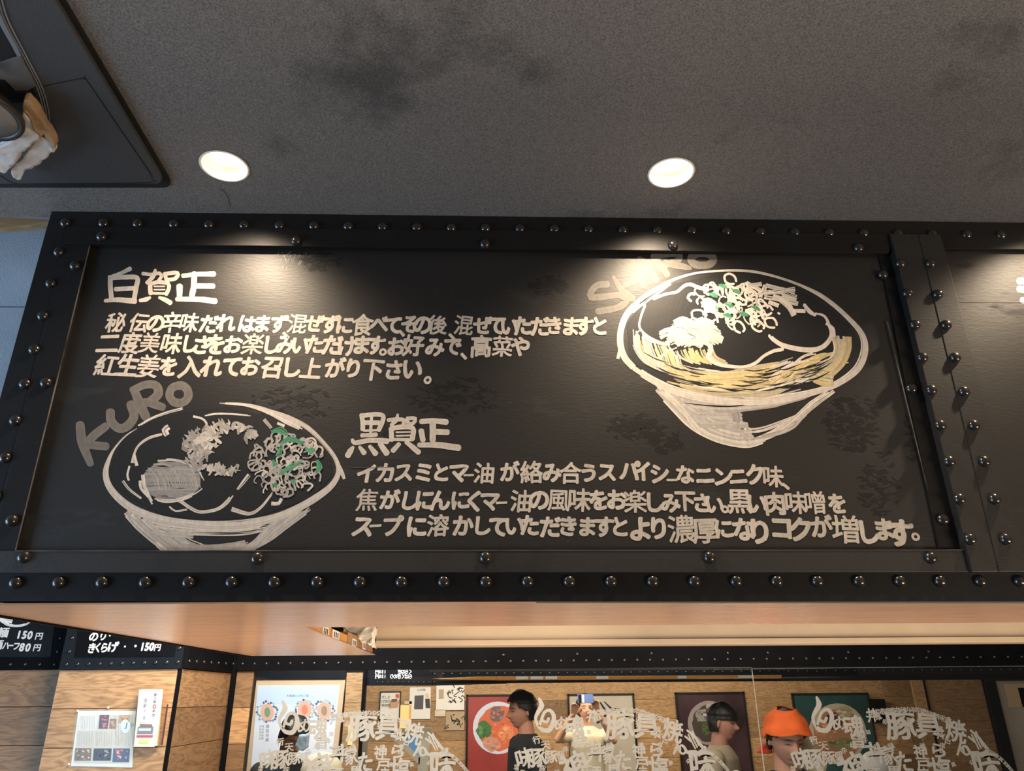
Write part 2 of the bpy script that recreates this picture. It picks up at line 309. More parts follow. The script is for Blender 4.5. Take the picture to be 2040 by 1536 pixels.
# ================================================================ lettering and brush helpers
_gl = {}
def glyph(ch, off):
    k = (ch, off)
    if k not in _gl:
        cu = bpy.data.curves.new('g', 'FONT'); cu.body = ch; cu.offset = off; cu.resolution_u = 4
        o = bpy.data.objects.new('g', cu); m = bpy.data.meshes.new_from_object(o)
        _gl[k] = ([tuple(v.co[:2]) for v in m.vertices], [tuple(p.vertices) for p in m.polygons])
        bpy.data.objects.remove(o); bpy.data.meshes.remove(m)
    return _gl[k]
class Flat:
    """collects flat coloured shapes on a plane y = Y - layer"""
    def __init__(s, Y, step=2.5e-6, gap=3e-4):
        s.v = []; s.f = []; s.c = []; s.Y = Y; s.n = 0; s.step = step; s.gap = gap
    def y(s):
        s.n += 1; return s.Y - s.gap - s.n * s.step
    def add(s, pts, faces, col):
        b = len(s.v); s.v += pts; s.f += [tuple(i + b for i in f) for f in faces]
        if isinstance(col, list): s.c += col
        else: s.c += [col] * len(pts)
    def text(s, ch, px, py, w, h, col, off=0.02, rot=0.0, warp=0.012, shear=0.0, flip=False):
        vs, fs = glyph(ch, 0.0); y = s.y(); c = P(px, py, s.Y)
        k = (P(px + 50, py, s.Y) - P(px - 50, py, s.Y)).x / 100; kz = (P(px, py - 50, s.Y) - P(px, py + 50, s.Y)).z / 100
        xs = [a for a, b in vs]
        if ord(ch) > 255: cx, cz = 0.5, 0.38
        else: cx, cz = (min(xs) + max(xs)) / 2, 0.36
        sd = random.random() * 99; ca, sa = math.cos(rot), math.sin(rot); base = []
        for a, b in vs:
            u, v = (a - cx) * (-1 if flip else 1), b - cz
            nz = noise.noise_vector(Vector((a * 3.1 + sd, b * 3.1, sd)))
            u += nz.x * warp * 2; v += nz.y * warp * 2; u += shear * v
            base.append((u, v))
        # widen the strokes with a round pen: shifted copies of the same flat glyph
        nk = 9 if off > 0.003 else 1
        for j in range(nk):
            r = off if j else 0.0; an = j * 2 * math.pi / 8
            du, dv = r * math.cos(an), r * math.sin(an); out = []; yy = y - j * 2.6e-6
            for u, v in base:
                u += du; v += dv; uu, vv = u * ca - v * sa, u * sa + v * ca
                out.append((c.x + uu * w * k, yy, c.z + vv * h * kz))
            s.add(out, fs, tint(col, 1.0 + (0.05 if j % 2 else -0.04)))
    def stroke(s, pts, w, col, rough=0.08, cap=True, closed=False):
        """solid stroke; pts pixel points, w width or list of widths in pixels"""
        pp, ww = resample(pts, w, 4.0, closed); y = s.y(); n = len(pp); L = []; sd = random.random() * 99
        for i in range(n):
            a = pp[(i - 1) % n] if closed else pp[max(i - 1, 0)]; b = pp[(i + 1) % n] if closed else pp[min(i + 1, n - 1)]
            t = Vector((b[0] - a[0], b[1] - a[1])); t = t.normalized() if t.length > 1e-6 else Vector((1, 0)); nn = Vector((-t.y, t.x))
            ra = 1 + rough * 2 * noise.noise(Vector((i * 0.31, sd, 0))); rb = 1 + rough * 2 * noise.noise(Vector((i * 0.31, sd, 9)))
            L.append((pp[i] + nn * ww[i] / 2 * ra, pp[i] - nn * ww[i] / 2 * rb, t))
        if cap and not closed:
            a0, b0, t0 = L[0]; c0 = (a0 + b0) / 2; r0 = (a0 - b0).length / 2
            a1, b1, t1 = L[-1]; c1 = (a1 + b1) / 2; r1 = (a1 - b1).length / 2
            pre = []; post = []
            for ang in (80, 55, 28):
                q = math.radians(ang); pre.append((c0 - t0 * r0 * math.sin(q) * 0.8 + (a0 - c0) * math.cos(q), c0 - t0 * r0 * math.sin(q) * 0.8 + (b0 - c0) * math.cos(q), t0))
            for ang in (28, 55, 80):
                q = math.radians(ang); post.append((c1 + t1 * r1 * math.sin(q) * 0.8 + (a1 - c1) * math.cos(q), c1 + t1 * r1 * math.sin(q) * 0.8 + (b1 - c1) * math.cos(q), t1))
            L = pre + L + post
        pts3 = []; cols = []
        for a, b, t in L:
            for q in (a, (a + b) / 2, b):
                v = P(q[0], q[1], s.Y); pts3.append((v.x, y, v.z))
            cols += [tint(col, 1.07), tint(col, 0.93), tint(col, 1.07)]
        m = len(L); fs = []
        for i in range(m if closed else m - 1):
            j = (i + 1) % m
            fs += [(3 * i, 3 * i + 1, 3 * j + 1, 3 * j), (3 * i + 1, 3 * i + 2, 3 * j + 2, 3 * j + 1)]
        s.add(pts3, fs, cols)
    def dry(s, pts, w, col, k=None, dense=0.8, spread=1.0, var=0.16, ends=0.25):
        """dry-brush stroke made of many thin bristle marks"""
        pp, ww = resample(pts, w, 5.0); n = len(pp)
        if n < 3: return
        k = k or max(3, int(max(ww) / 2.6)); y0 = s.y()
        nrm = []
        for i in range(n):
            a = pp[max(i - 1, 0)]; b = pp[min(i + 1, n - 1)]; t = (b - a); t = t.normalized() if t.length > 1e-6 else Vector((1, 0)); nrm.append(Vector((-t.y, t.x)))
        for j in range(k):
            o = ((j + 0.5) / k - 0.5) * spread; edge = abs(o) * 2; sd = random.random() * 99
            st = int(random.random() ** 1.5 * ends * n * (0.4 + edge)); en = n - int(random.random() ** 1.5 * ends * n * (0.4 + edge))
            c = tint(col, 1 + random.uniform(-var, var)); yy = y0 - random.random() * s.step * 0.8
            prev = None; base = len(s.v); pts3 = []; fs = []
            for i in range(st, en):
                g = noise.noise(Vector((i * 0.09, sd, 3.0))) * 0.5 + 0.5
                if g > dense + 0.25 * (1 - edge): prev = None; continue
                hw = ww[i] / k * (0.40 + 0.45 * (1 - g)) ; ce = pp[i] + nrm[i] * (o * ww[i] + noise.noise(Vector((i * 0.05, sd, 7))) * ww[i] / k * 1.2)
                a = P(*(ce + nrm[i] * hw), s.Y); b = P(*(ce - nrm[i] * hw), s.Y)
                pts3 += [(a.x, yy, a.z), (b.x, yy, b.z)]; m = len(pts3)
                if prev is not None: fs.append((prev, prev + 1, m - 1, m - 2))
                prev = m - 2
            if fs: s.add(pts3, fs, c)
    def poly(s, pts, col):
        y = s.y(); out = []
        for q in pts: v = P(q[0], q[1], s.Y); out.append((v.x, y, v.z))
        s.add(out, [tuple(range(len(pts)))], col)
    def build(s, name, m, parent):
        me = bpy.data.meshes.new(name); me.from_pydata(s.v, [], s.f); ca = me.color_attributes.new('Col', 'FLOAT_COLOR', 'POINT')
        fl = []
        for c in s.c: fl += [c[0], c[1], c[2], 1.0]
        ca.data.foreach_set('color', fl)
        return link(name, me, m, parent)
def tint(c, k): return (c[0] * k, c[1] * k, c[2] * k)
def resample(pts, w, step, closed=False):
    P2 = [Vector(p) for p in pts]; n = len(P2)
    if not isinstance(w, (list, tuple)): w = [w] * n
    elif len(w) != n: w = [w[0] + (w[-1] - w[0]) * i / max(1, n - 1) for i in range(n)] if len(w) == 2 else [w[min(len(w) - 1, int(i * len(w) / n))] for i in range(n)]
    out = []; ow = []
    segs = n if closed else n - 1
    for i in range(segs):
        p1, p2 = P2[i], P2[(i + 1) % n]
        p0 = P2[(i - 1) % n] if closed or i > 0 else p1 * 2 - p2
        p3 = P2[(i + 2) % n] if closed or i < n - 2 else p2 * 2 - p1
        m = max(2, int((p2 - p1).length / step))
        for j in range(m):
            t = j / m
            q = 0.5 * ((2 * p1) + (p2 - p0) * t + (2 * p0 - 5 * p1 + 4 * p2 - p3) * t * t + (3 * p1 - p0 - 3 * p2 + p3) * t ** 3)
            out.append(q); ow.append(w[i] + (w[(i + 1) % n] - w[i]) * t)
    if not closed: out.append(P2[-1]); ow.append(w[-1])
    return out, ow

# ================================================================ SIGN BOX
sign = empty('menu_sign_box', (0.4, YF, ZS), 'large black riveted sign box with hand-painted menu panels hanging from the ceiling', 'sign')
def pslab(n, q, Y, t, m, b=0.0008): return slab(n, q, Y, t, M[m], sign, b)
# flange round the panels
pslab('flange', [(103, 420), (2300, 447), (2300, 468), (150, 455), (-4, 1097), (-26, 1141), (-112, 1198), ], YF, 0.03, 'frame') if False else None
pslab('flange', [(103, 420), (2300, 447), (2300, 470), (92, 457)], YF, 0.02, 'frame')
pslab('flange', [(92, 457), (136, 457.5), (-20, 1141), (-96, 1141)], YF, 0.02, 'frame')
pslab('flange', [(-96, 1141), (2340, 1139), (2400, 1199.5), (-112, 1198)], YF, 0.02, 'frame')
pslab('backing', [(128, 462), (2300, 475), (2400, 1150), (-50, 1150)], YPN + 0.012, 0.01, 'frame')
# raised plates
pslab('plate', [(134, 451), (1786, 465), (1770, 504.5), (125, 485)], YPL, 0.012, 'frame')
pslab('plate', [(128, 485), (180, 485.6), (29, 1097), (-22, 1097)], YPL + 0.004, 0.012, 'frame')
pslab('plate', [(-25, 1097), (1930, 1095), (1946, 1139.5), (-36, 1141)], YPL, 0.012, 'dusty')
pslab('plate', [(1752, 504), (1792, 504), (1925, 1096), (1872, 1096)], YRP, 0.012, 'frame')
pslab('divider', [(1774, 466), (1829, 466.5), (1990, 1139), (1937, 1139.5)], YDV + 0.001, 0.02, 'panel')
pslab('divider', [(1829.6, 466.5), (1874, 467), (2052, 1139), (1990.6, 1139)], YDV, 0.02, 'panel')
pslab('plate', [(1874, 467), (2300, 470), (2300, 498), (1881, 496)], YPL + 0.002, 0.012, 'frame')
pslab('plate', [(2042, 1097), (2300, 1096), (2340, 1139), (2052, 1139)], YPL, 0.012, 'dusty')
panel = pslab('menu_panel', [(150, 480), (1800, 490), (1935, 1110), (10, 1110)], YPN, 0.01, 'panel')
panel2 = pslab('menu_panel', [(1860, 480), (2300, 485), (2380, 1110), (2030, 1110)], YPN - 0.003, 0.012, 'panel')
panel2['label'] = 'second menu panel cut by the picture edge'
# thin paler strips along the plate seams
def seam(px0, px1, Y, w=1.2):
    a = Vector(px0); b = Vector(px1); d = (b - a).normalized(); n = Vector((-d.y, d.x)) * w / 2
    slab('seam', [tuple(a + n), tuple(b + n), tuple(b - n), tuple(a - n)], Y, 0.002, M['seam'], sign, 0)
M['seam'] = mat('pale_edge', (0.12, 0.10, 0.085), 0.5, var=0.8, vscale=14)
seam((178.5, 489), (30, 1096), YPL + 0.0035, 1.6); seam((30, 1097.4), (1922, 1095.4), YPL - 0.0006, 1.3)
seam((1768, 640), (1850, 980), YRP - 0.0006, 1.0)
# panel board joints
seam((700, 932), (780, 931), YPN - 0.0006, 0.8); seam((1905, 601.5), (2300, 603), YPN - 0.0036, 1.0)

# rivets
def rivet_me(r, h):
    bm = bmesh.new(); prof = [(r * 1.0, 0), (r * 1.0, h * 0.18), (r * 0.93, h * 0.48), (r * 0.72, h * 0.80), (r * 0.40, h * 0.96), (0.0001, h)]
    prev = None; n = 20
    for rr, y in prof:
        cur = [bm.verts.new((rr * math.cos(2 * math.pi * i / n), -y, rr * math.sin(2 * math.pi * i / n))) for i in range(n)]
        if prev:
            for i in range(n): bm.faces.new((prev[i], prev[(i + 1) % n], cur[(i + 1) % n], cur[i]))
        prev = cur
    bm.faces.new(prev); bmesh.ops.recalc_face_normals(bm, faces=bm.faces)
    me = bpy.data.meshes.new('rivet'); bm.to_mesh(me); bm.free()
    for p in me.polygons: p.use_smooth = True
    me.materials.append(M['rivet']); return me
RIV = rivet_me(0.0098, 0.0085)
inv_sign = pinv(sign)
def rivet(px, py, Y, me=RIV, parent=sign, inv=inv_sign):
    o = bpy.data.objects.new('rivet', me); C.objects.link(o); p = P(px, py, Y); o.location = p
    o.rotation_euler = (random.uniform(-.05, .05), random.uniform(0, 6), random.uniform(-.05, .05)); o.parent = parent; o.matrix_parent_inverse = inv
x = 131
for i in range(32):
    xx = [131, 207, 275, 347, 417, 487, 557][i] if i < 7 else 557 + (i - 6) * 68.4
    rivet(xx, 445 + 0.0135 * (xx - 131), YF + 0.0003)
for xx in (32, 118, 204, 290, 376, 462, 547, 632, 717, 800, 884, 968, 1051, 1134, 1217, 1300, 1383, 1466, 1547, 1628, 1711, 1792, 1872, 1952, 2030, 2112, -54):
    rivet(xx, 1160.5 - xx * 0.0012, YF + 0.0003)
for q in ((203, 472), (590, 480.5), (966, 487), (1340, 489), (1710, 495), (48, 1110), (513, 1113), (967, 1112), (1413, 1111.5), (1854, 1112)): rivet(*q, YPL)
for q in ((118, 503), (102, 565), (86, 630), (69, 697), (50, 765), (31, 838), (11, 912), (-9, 990), (-30, 1070)): rivet(*q, YF)
for q in ((150, 530), (92, 763), (24, 1037)): rivet(*q, YPL + 0.004)
for q in ((1793, 526), (1807, 585), (1822, 648), (1837, 713), (1855, 778), (1873, 848), (1891, 920), (1911, 995), (1932, 1075)): rivet(*q, YDV + 0.001)
for q in ((1853, 526), (1867, 587), (1884, 648), (1902, 713), (1920, 781), (1940, 848), (1961, 920), (1981, 995), (2003, 1075)): rivet(*q, YDV)
for q in ((1758, 548), (1815, 775), (1878, 1036)): rivet(*q, YRP)

# body and underside
def hbox(name, pts, z, t, m, parent, bev=0.0008): return from_bm(name, prism_bm([(p.x, p.y, z) for p in pts], (0, 0, t), bev), m, parent)
fl = P(-112, 1198, YF); A0 = PZ(500, 1307, ZS); Ain = PZ(745, 1304, ZS); Bin = PZ(606, 1250, ZS)
XO = PZ(500, 1307, ZS).x; XR = 3.2; YBK = A0.y; YIN = Bin.y
und = hbox('underside_panel', [Vector((fl.x, YF + 0.001, 0)), Vector((XR, YF + 0.001, 0)), Vector((XR, YIN, 0)), Vector((Bin.x, YIN, 0)), Vector((Ain.x, YBK, 0)), Vector((XO, YBK, 0))], ZS, 0.0025, M['soffit'], sign, 0)
# thin edge strip along the outer side
hbox('edge_strip', [Vector((fl.x - 0.006, YF + 0.002, 0)), Vector((fl.x, YF + 0.002, 0)), Vector((XO, YBK, 0)), Vector((XO - 0.006, YBK, 0))], ZS - 0.004, 0.02, M['bandblk'], sign)
box('side_board', (fl.x - 0.002, YF + 0.021, ZS + 0.02), (fl.x + 0.012, YBK, ZC - 0.002), M['frame'], sign)
box('back_board', (XO, YBK - 0.02, ZS + 0.013), (Ain.x, YBK, ZC - 0.002), M['frame'], sign)
box('inner_lining', (Bin.x - 0.3, YIN - 0.012, ZS + 0.013), (XR, YIN, ZC - 0.01), M['frame'], sign)

# ================================================================ painted lettering on the panel
CREAM = (0.62, 0.54, 0.45); GREY = (0.165, 0.145, 0.125)
def brushchar(L, ch, px, py, w, h=None, sx=1.0):
    h = h or w
    k = random.uniform(0.94, 1.06)
    off = 0.046 if ord(ch) < 0x3100 else (0.034 if ch in '二入上下生正召高肉好' else (0.016 if ch in '美姜楽濃焦噌増風混' else 0.024))
    L.text(ch, px + random.uniform(-1, 1), py + random.uniform(-1.5, 1.5), w * k, h * k, tint(CREAM, random.uniform(0.88, 1.05)), off, random.uniform(-0.07, 0.06), 0.016, 0.05)
K3 = 3.7778
def row(name, items, ycrop, ox, oy, k, size, yslope=0.0, small=1.0):
    L = Flat(YPN, 1.2e-5)
    for it in items:
        ch, cx = it[0], it[1]; cy = it[2] if len(it) > 2 and it[2] else ycrop; sc = it[3] if len(it) > 3 else 1.0
        px = ox + cx / k; py = oy + (cy + yslope * cx) / k
        if ch in '、。': L.text(ch, px + 0.28 * size, py - 0.28 * size, size, size, CREAM, 0.03, 0, 0.01); continue
        kk = 1.0 if ord(ch) >= 0x3100 else 0.93
        brushchar(L, ch, px, py, size * kk * sc * 1.02, size * kk * sc * 1.04)
    return L.build(name, M['paint'], panel)
def rows(name, a, b):
    pass
# three small rows under the first headline
r1 = [('秘', 190), ('伝', 370), ('の', 495), ('辛', 610), ('味', 745), ('だ', 890), ('れ', 1020), ('は', 1175), ('ま', 1292), ('ず', 1425), ('、', 1478, 545), ('混', 1560), ('ぜ', 1690), ('ず', 1812), ('に', 1915)]
r1 += [(c, x + 1964.4, y, 1.0) for c, x, y in (('食', 85, 0), ('べ', 215, 0), ('て', 322, 0), ('、', 385, 525), ('そ', 440, 0), ('の', 535, 0), ('後', 650, 0), ('、', 760, 548), ('混', 850, 0), ('ぜ', 990, 0), ('て', 1095, 0), ('い', 1190, 0), ('た', 1290, 0), ('だ', 1420, 0), ('き', 1530, 0), ('ま', 1650, 0), ('す', 1750, 0), ('と', 1870, 0))]
row('lettering', r1, 462, 180, 520, K3, 41, 0.0075)
r2 = [('二', 135), ('度', 300), ('美', 450), ('味', 610), ('し', 745), ('さ', 835), ('を', 945), ('お', 1070), ('楽', 1225), ('し', 1362), ('み', 1465), ('い', 1580), ('た', 1690), ('だ', 1825), ('け', 1930)]
r2 += [(c, x + 1964.4, y, 1.0) for c, x, y in (('ま', 75, 0), ('す', 185, 0), ('。', 245, 665), ('お', 335, 0), ('好', 470, 0), ('み', 630, 0), ('で', 765, 0), ('、', 850, 690), ('高', 975, 0), ('菜', 1140, 0), ('や', 1270, 0))]
row('lettering', r2, 618, 180, 520, K3, 42, 0.009)
r3 = [('紅', 115), ('生', 280), ('姜', 437), ('を', 590), ('入', 755), ('れ', 915), ('て', 1070), ('お', 1200), ('召', 1370), ('し', 1515), ('上', 1660), ('が', 1840), ('り', 1975)]
r3 += [(c, x + 1964.4, y, 1.0) for c, x, y in (('下', 165, 0), ('さ', 318, 0), ('い', 460, 0), ('。', 580, 860))]
row('lettering', r3, 782, 180, 520, K3, 44, 0.014)
K7 = 3.5172; K8 = 3.2903
def from8(L8): return [(c, ((x / K8 + 1240) - 680) * K7, (((y / K8) + 800) - 800) * K7 if y else 0, s) for c, x, y, s in L8]
r4 = [('イ', 175), ('カ', 312), ('ス', 440), ('ミ', 580), ('と', 700), ('マ', 825), ('ー', 895, 512, .6), ('油', 1005), ('が', 1180), ('絡', 1335), ('み', 1475), ('合', 1605), ('う', 1735), ('ス', 1865)]
r4 += from8([('パ', 45, 455, 1.0), ('イ', 130, 460, 1), ('シ', 240, 470, 1), ('ー', 325, 512, .6), ('な', 408, 478, 1), ('ニ', 540, 480, 1), ('ン', 655, 490, 1), ('ニ', 760, 485, 1), ('ク', 870, 480, 1), ('味', 985, 495, 1.0), ('、', 1067, 555, 1)])
row('lettering', r4, 497, 680, 800, K7, 43)
r5 = [('焦', 180), ('が', 340), ('し', 475), ('に', 585), ('ん', 690), ('に', 832), ('く', 935), ('マ', 1040), ('ー', 1125, 712, .6), ('油', 1260), ('の', 1385), ('風', 1520), ('味', 1665), ('を', 1805), ('お', 1925)]
r5 += from8([('楽', 82, 655, 1.05), ('し', 205, 660, 1), ('み', 312, 660, 1), ('下', 412, 650, 1), ('さ', 520, 668, 1), ('い', 602, 675, 1), ('。', 670, 705, 1), ('黒', 765, 655, 1.08), ('い', 882, 665, 1), ('肉', 1000, 665, 1), ('味', 1132, 665, 1), ('噌', 1265, 665, 1.08), ('を', 1405, 672, 1.0)])
row('lettering', r5, 692, 680, 800, K7, 45)
r6 = [('ス', 150), ('ー', 240, 868, .6), ('プ', 355), ('に', 530), ('溶', 680), ('か', 850), ('し', 985), ('て', 1105), ('い', 1215), ('た', 1320), ('だ', 1465), ('き', 1590), ('ま', 1722), ('す', 1840), ('と', 1950)]
r6 += from8([('よ', 118, 830, 1.12), ('り', 240, 830, 1.1), ('濃', 388, 835, 1.18), ('厚', 540, 840, 1.18), ('に', 665, 830, 1), ('な', 795, 840, 1.05), ('り', 895, 850, 1.2), ('コ', 1040, 825, 1.15), ('ク', 1165, 840, 1.25), ('が', 1305, 825, 1.05), ('増', 1462, 840, 1.22), ('し', 1605, 855, 1.1), ('ま', 1715, 840, 1.1), ('す', 1818, 860, 1.35), ('。', 1915, 885, 1.2)])
row('lettering', r6, 872, 680, 800, K7, 46)
# headlines drawn stroke by stroke
def strokes(name, data, ox, oy, k, col=CREAM, parent=panel, m='paint', w0=33, rough=0.05):
    L = Flat(YPN)
    for d in data:
        pts, w = (d, w0) if not isinstance(d, tuple) else d
        w = [q / k for q in w] if isinstance(w, (list, tuple)) else w / k
        L.stroke([(ox + x / k, oy + y / k) for x, y in pts], w, tint(col, random.uniform(0.92, 1.04)), rough)
    return L.build(name, M[m], parent)
strokes('headline', [([(300, 58), (240, 88), (165, 112)], [34, 26, 18]), ([(150, 120), (152, 200), (160, 290)], 36), ([(150, 128), (260, 122), (352, 128), (345, 200), (328, 300)], 36), [(190, 212), (325, 206)], ([(112, 300), (200, 292), (335, 303)], [26, 36, 44]),
    ([(395, 95), (460, 102), (520, 92), (535, 118), (515, 145)], 26), ([(490, 68), (470, 120), (425, 165)], [22, 34, 26]), ([(560, 95), (575, 150)], 28), ([(560, 98), (640, 88), (660, 100), (640, 132), (590, 142)], 30),
    ([(450, 165), (450, 210), (455, 245)], 34), ([(445, 175), (510, 160), (585, 170), (590, 210), (570, 250)], 30), ([(480, 192), (560, 192)], 12), ([(480, 216), (560, 216)], 12), ([(450, 243), (575, 245)], 20), ([(450, 275), (420, 290), (375, 297)], [20, 36, 26]), ([(520, 275), (560, 290), (603, 315)], [22, 34, 36]),
    ([(698, 112), (800, 100), (930, 98)], [34, 34, 40]), ([(783, 95), (780, 180), (765, 260)], 44), ([(790, 187), (925, 190)], 40), ([(672, 190), (672, 270)], [48, 40]), ([(652, 288), (800, 288), (940, 303)], [34, 40, 46])], 180, 520, K3)
strokes('headline', [([(142, 95), (150, 150), (150, 195)], 32), ([(142, 100), (240, 90), (292, 100), (285, 150), (262, 200)], 32), [(165, 148), (262, 148)], ([(212, 108), (205, 212)], 22), ([(160, 205), (255, 200)], 16), ([(145, 238), (245, 232)], 30), ([(78, 268), (95, 290), (200, 272), (322, 278)], [24, 34, 34, 40]),
    ([(82, 320), (65, 345), (45, 380)], [22, 40, 40]), ([(128, 318), (160, 360)], [22, 38]), ([(200, 315), (240, 365)], [26, 40]), ([(272, 298), (318, 362)], [34, 44]),
    ([(330, 130), (400, 125), (440, 130), (435, 160)], 28), ([(395, 92), (385, 130), (350, 165)], [18, 30, 24]), ([(462, 118), (470, 160)], 24), ([(462, 118), (518, 118), (505, 152), (465, 158)], 26), ([(350, 190), (352, 270)], 34), ([(350, 190), (430, 178), (502, 190), (498, 262)], 34), ([(385, 215), (485, 213)], 12), ([(385, 240), (485, 238)], 12), ([(360, 266), (500, 268)], 22),
    ([(405, 298), (362, 345)], [30, 36]), ([(455, 285), (500, 320), (542, 355)], [30, 36, 38]),
    ([(560, 140), (650, 135), (735, 145)], [36, 36, 44]), ([(642, 150), (640, 270)], 44), ([(655, 212), (745, 215)], 40), ([(560, 205), (572, 270)], [40, 40]), ([(545, 305), (680, 305), (822, 325)], [34, 42, 46])], 680, 800, K7)
# grey block words
strokes('lettering', [([(135, 360), (150, 480), (205, 625)], [60, 68, 50]), ([(310, 372), (240, 425), (185, 480)], [56, 60, 60]), ([(190, 500), (250, 503), (312, 508)], [50, 56, 56]),
    ([(340, 275), (345, 335), (395, 385), (455, 370), (500, 305), (478, 222)], 62), ([(500, 125), (540, 220), (580, 308)], [56, 66, 62]), ([(490, 128), (580, 90), (650, 98), (665, 150), (620, 195), (565, 222)], [50, 54, 60, 64, 60, 50]), ([(570, 205), (640, 225), (695, 243)], [50, 58, 52])], 120, 740, 3.4, GREY, rough=0.02)
L = Flat(YPN, gap=2e-4); 
def ring(L, cx, cy, rx, ry, w, col, rot=0, n=14, wob=0.05, closed=True, arc=(0, 360)):
    pts = []
    for i in range(n if closed else n + 1):
        a = math.radians(arc[0] + (arc[1] - arc[0]) * i / n); r = 1 + random.uniform(-wob, wob); u, v = rx * r * math.cos(a), ry * r * math.sin(a)
        pts.append((cx + u * math.cos(rot) - v * math.sin(rot), cy + u * math.sin(rot) + v * math.cos(rot)))
    L.stroke(pts, w, col, 0.06, True, closed)
ring(L, 120 + 805 / 3.4, 740 + 155 / 3.4, 65 / 3.4, 60 / 3.4, 17, GREY, -0.3, 16, 0.02)
L.build('lettering', M['paint'], panel)
GR2 = (0.15, 0.135, 0.115)
strokes('lettering', [([(170, 295), (105, 300), (58, 345), (62, 382), (150, 378), (250, 368), (300, 405), (235, 455), (105, 478)], 44), ([(210, 245), (260, 320), (340, 395)], [24, 40, 44]), ([(290, 300), (400, 262)], 38), ([(350, 180), (385, 240), (415, 305)], [40, 40, 44]), ([(455, 190), (500, 270)], [38, 44]), ([(385, 125), (410, 140)], 42),
    ([(495, 120), (530, 170), (575, 230)], [44, 50, 40]), ([(480, 110), (600, 85), (655, 95), (640, 140), (560, 160)], 46), ([(560, 150), (700, 178), (735, 188)], [46, 40, 16])], 1160, 480, 3.4, GR2, rough=0.1)
L = Flat(YPN, gap=2e-4); ring(L, 1160 + 812 / 3.4, 480 + 125 / 3.4, 76 / 3.4, 42 / 3.4, 15, GR2, 0, 16, 0.03); L.build('lettering', M['paint'], panel)
# characters of the second panel that reach into the picture
L = Flat(YPN - 0.003)
for pts, w in (([(2030, 560), (2060, 562)], 14), ([(2030, 576), (2060, 580)], 14), ([(2036, 598), (2066, 602)], 12), ([(2050, 545), (2052, 600)], 12)): L.stroke(pts, w, CREAM)
L.build('lettering', M['paint'], panel2)

# old scuffs and wiped patches on the panel
L = Flat(YPN, 2e-7, 1.0e-4); random.seed(77)
for cx, cy, rx, ry, n, c in ((1265, 850, 60, 24, 60, .006), (1330, 880, 40, 22, 24, .006), (1700, 845, 55, 60, 80, .006), (1750, 960, 40, 70, 40, .007), (905, 790, 90, 40, 50, .009), (1095, 568, 40, 22, 30, .008), (780, 860, 60, 30, 20, .009), (1815, 870, 14, 60, 20, .006), (640, 520, 40, 20, 26, .008), (590, 800, 90, 30, 30, .009)):
    for i in range(n * 2):
        a = random.uniform(0, 6.28); r = random.random() ** .7; x = cx + rx * r * math.cos(a); y = cy + ry * r * math.sin(a); l = random.uniform(6, 26)
        L.stroke([(x - l * .5, y + random.uniform(-6, 6)), (x + random.uniform(-4, 4), y + random.uniform(-5, 5)), (x + l * .5, y + random.uniform(-6, 6))], [.4, random.uniform(1.5, 9), .4], (c * .7, c * .65, c * .6), .6)
for i in range(26):
    x = random.gauss(577, 14); y = random.gauss(513, 8); L.stroke([(x, y), (x + random.uniform(-3, 3), y + random.uniform(2, 6))], .9, (0.4, 0.36, 0.3))
tag(L.build('scuffs', M['paint'], panel), kind='stuff')

# ================================================================ painted bowls
W1 = (0.64, 0.57, 0.49); W2 = (0.44, 0.40, 0.36); W3 = (0.31, 0.29, 0.27); YEL = (0.60, 0.47, 0.24); YEL2 = (0.48, 0.41, 0.27); GRN = (0.07, 0.26, 0.14)
def xf(ox, oy, k): return lambda pts: [(ox + x / k, oy + y / k) for x, y in pts]
def curve_between(A, B, t):
    n = min(len(A), len(B)); return [(A[i][0] * (1 - t) + B[i][0] * t, A[i][1] * (1 - t) + B[i][1] * t) for i in range(n)]
# --- bowl painted under SHIRO
T = xf(1160, 480, 3.4); k = 3.4
L = Flat(YPN)
BLK = (0.012, 0.012, 0.013)
L.poly(T([(300, 560), (420, 400), (620, 290), (900, 230), (1200, 240), (1560, 380), (1800, 560), (1890, 700), (1850, 860), (1600, 1000), (1200, 1070), (760, 1030), (480, 930), (320, 800)]), BLK)
# body
for i in range(14):
    t = i / 13
    a = [(500, 985), (620, 1110), (740, 1230), (860, 1310), (1010, 1355), (1170, 1365)]; b = [(700, 1060), (790, 1130), (880, 1190), (960, 1230), (1040, 1255), (1120, 1270)]
    L.dry(T(curve_between(a, b, t)), 20, tint(W2 if i % 3 else W1, random.uniform(.9, 1.1)), 7, 0.95, ends=0.12)
L.poly(T([(520, 1000), (620, 1110), (740, 1230), (860, 1315), (1010, 1358), (1130, 1368), (1110, 1290), (1090, 1230), (1070, 1160), (1300, 1130), (1500, 1075), (1650, 1010), (1300, 1085), (1000, 1085), (700, 1040)]), tint(W2, .8))
for i in range(14):
    t = i / 13
    a = [(520, 1000), (620, 1110), (740, 1230), (860, 1310), (1010, 1355), (1170, 1365)]; b = [(660, 1050), (790, 1130), (880, 1180), (960, 1215), (1040, 1240), (1110, 1255)]
    L.dry(T(curve_between(a, b, t)), 17, tint(W2 if i % 3 else W1, random.uniform(.92, 1.08)), 6, 1.0, ends=0.12)
for y in (1075, 1115): L.dry(T([(640, y - 20), (850, y + 5), (1050, y + 15 - (y - 1060) * .2), (1300, y - 5 - (y - 1060) * .3), (1500, y - 45 - (y - 1060) * .5)]), 12, W2, 5, 0.9, ends=0.2)
for y in (1180, 1245): L.dry(T([(760, y - 5), (900, y + 3), (1000, y + 5), (1110 + random.uniform(-30, 20), y + 2)]), 12, W2, 5, 0.75, ends=0.25)
L.dry(T([(1040, 1160), (1050, 1200), (1045, 1230)]), 16, W3, 6, 0.5)
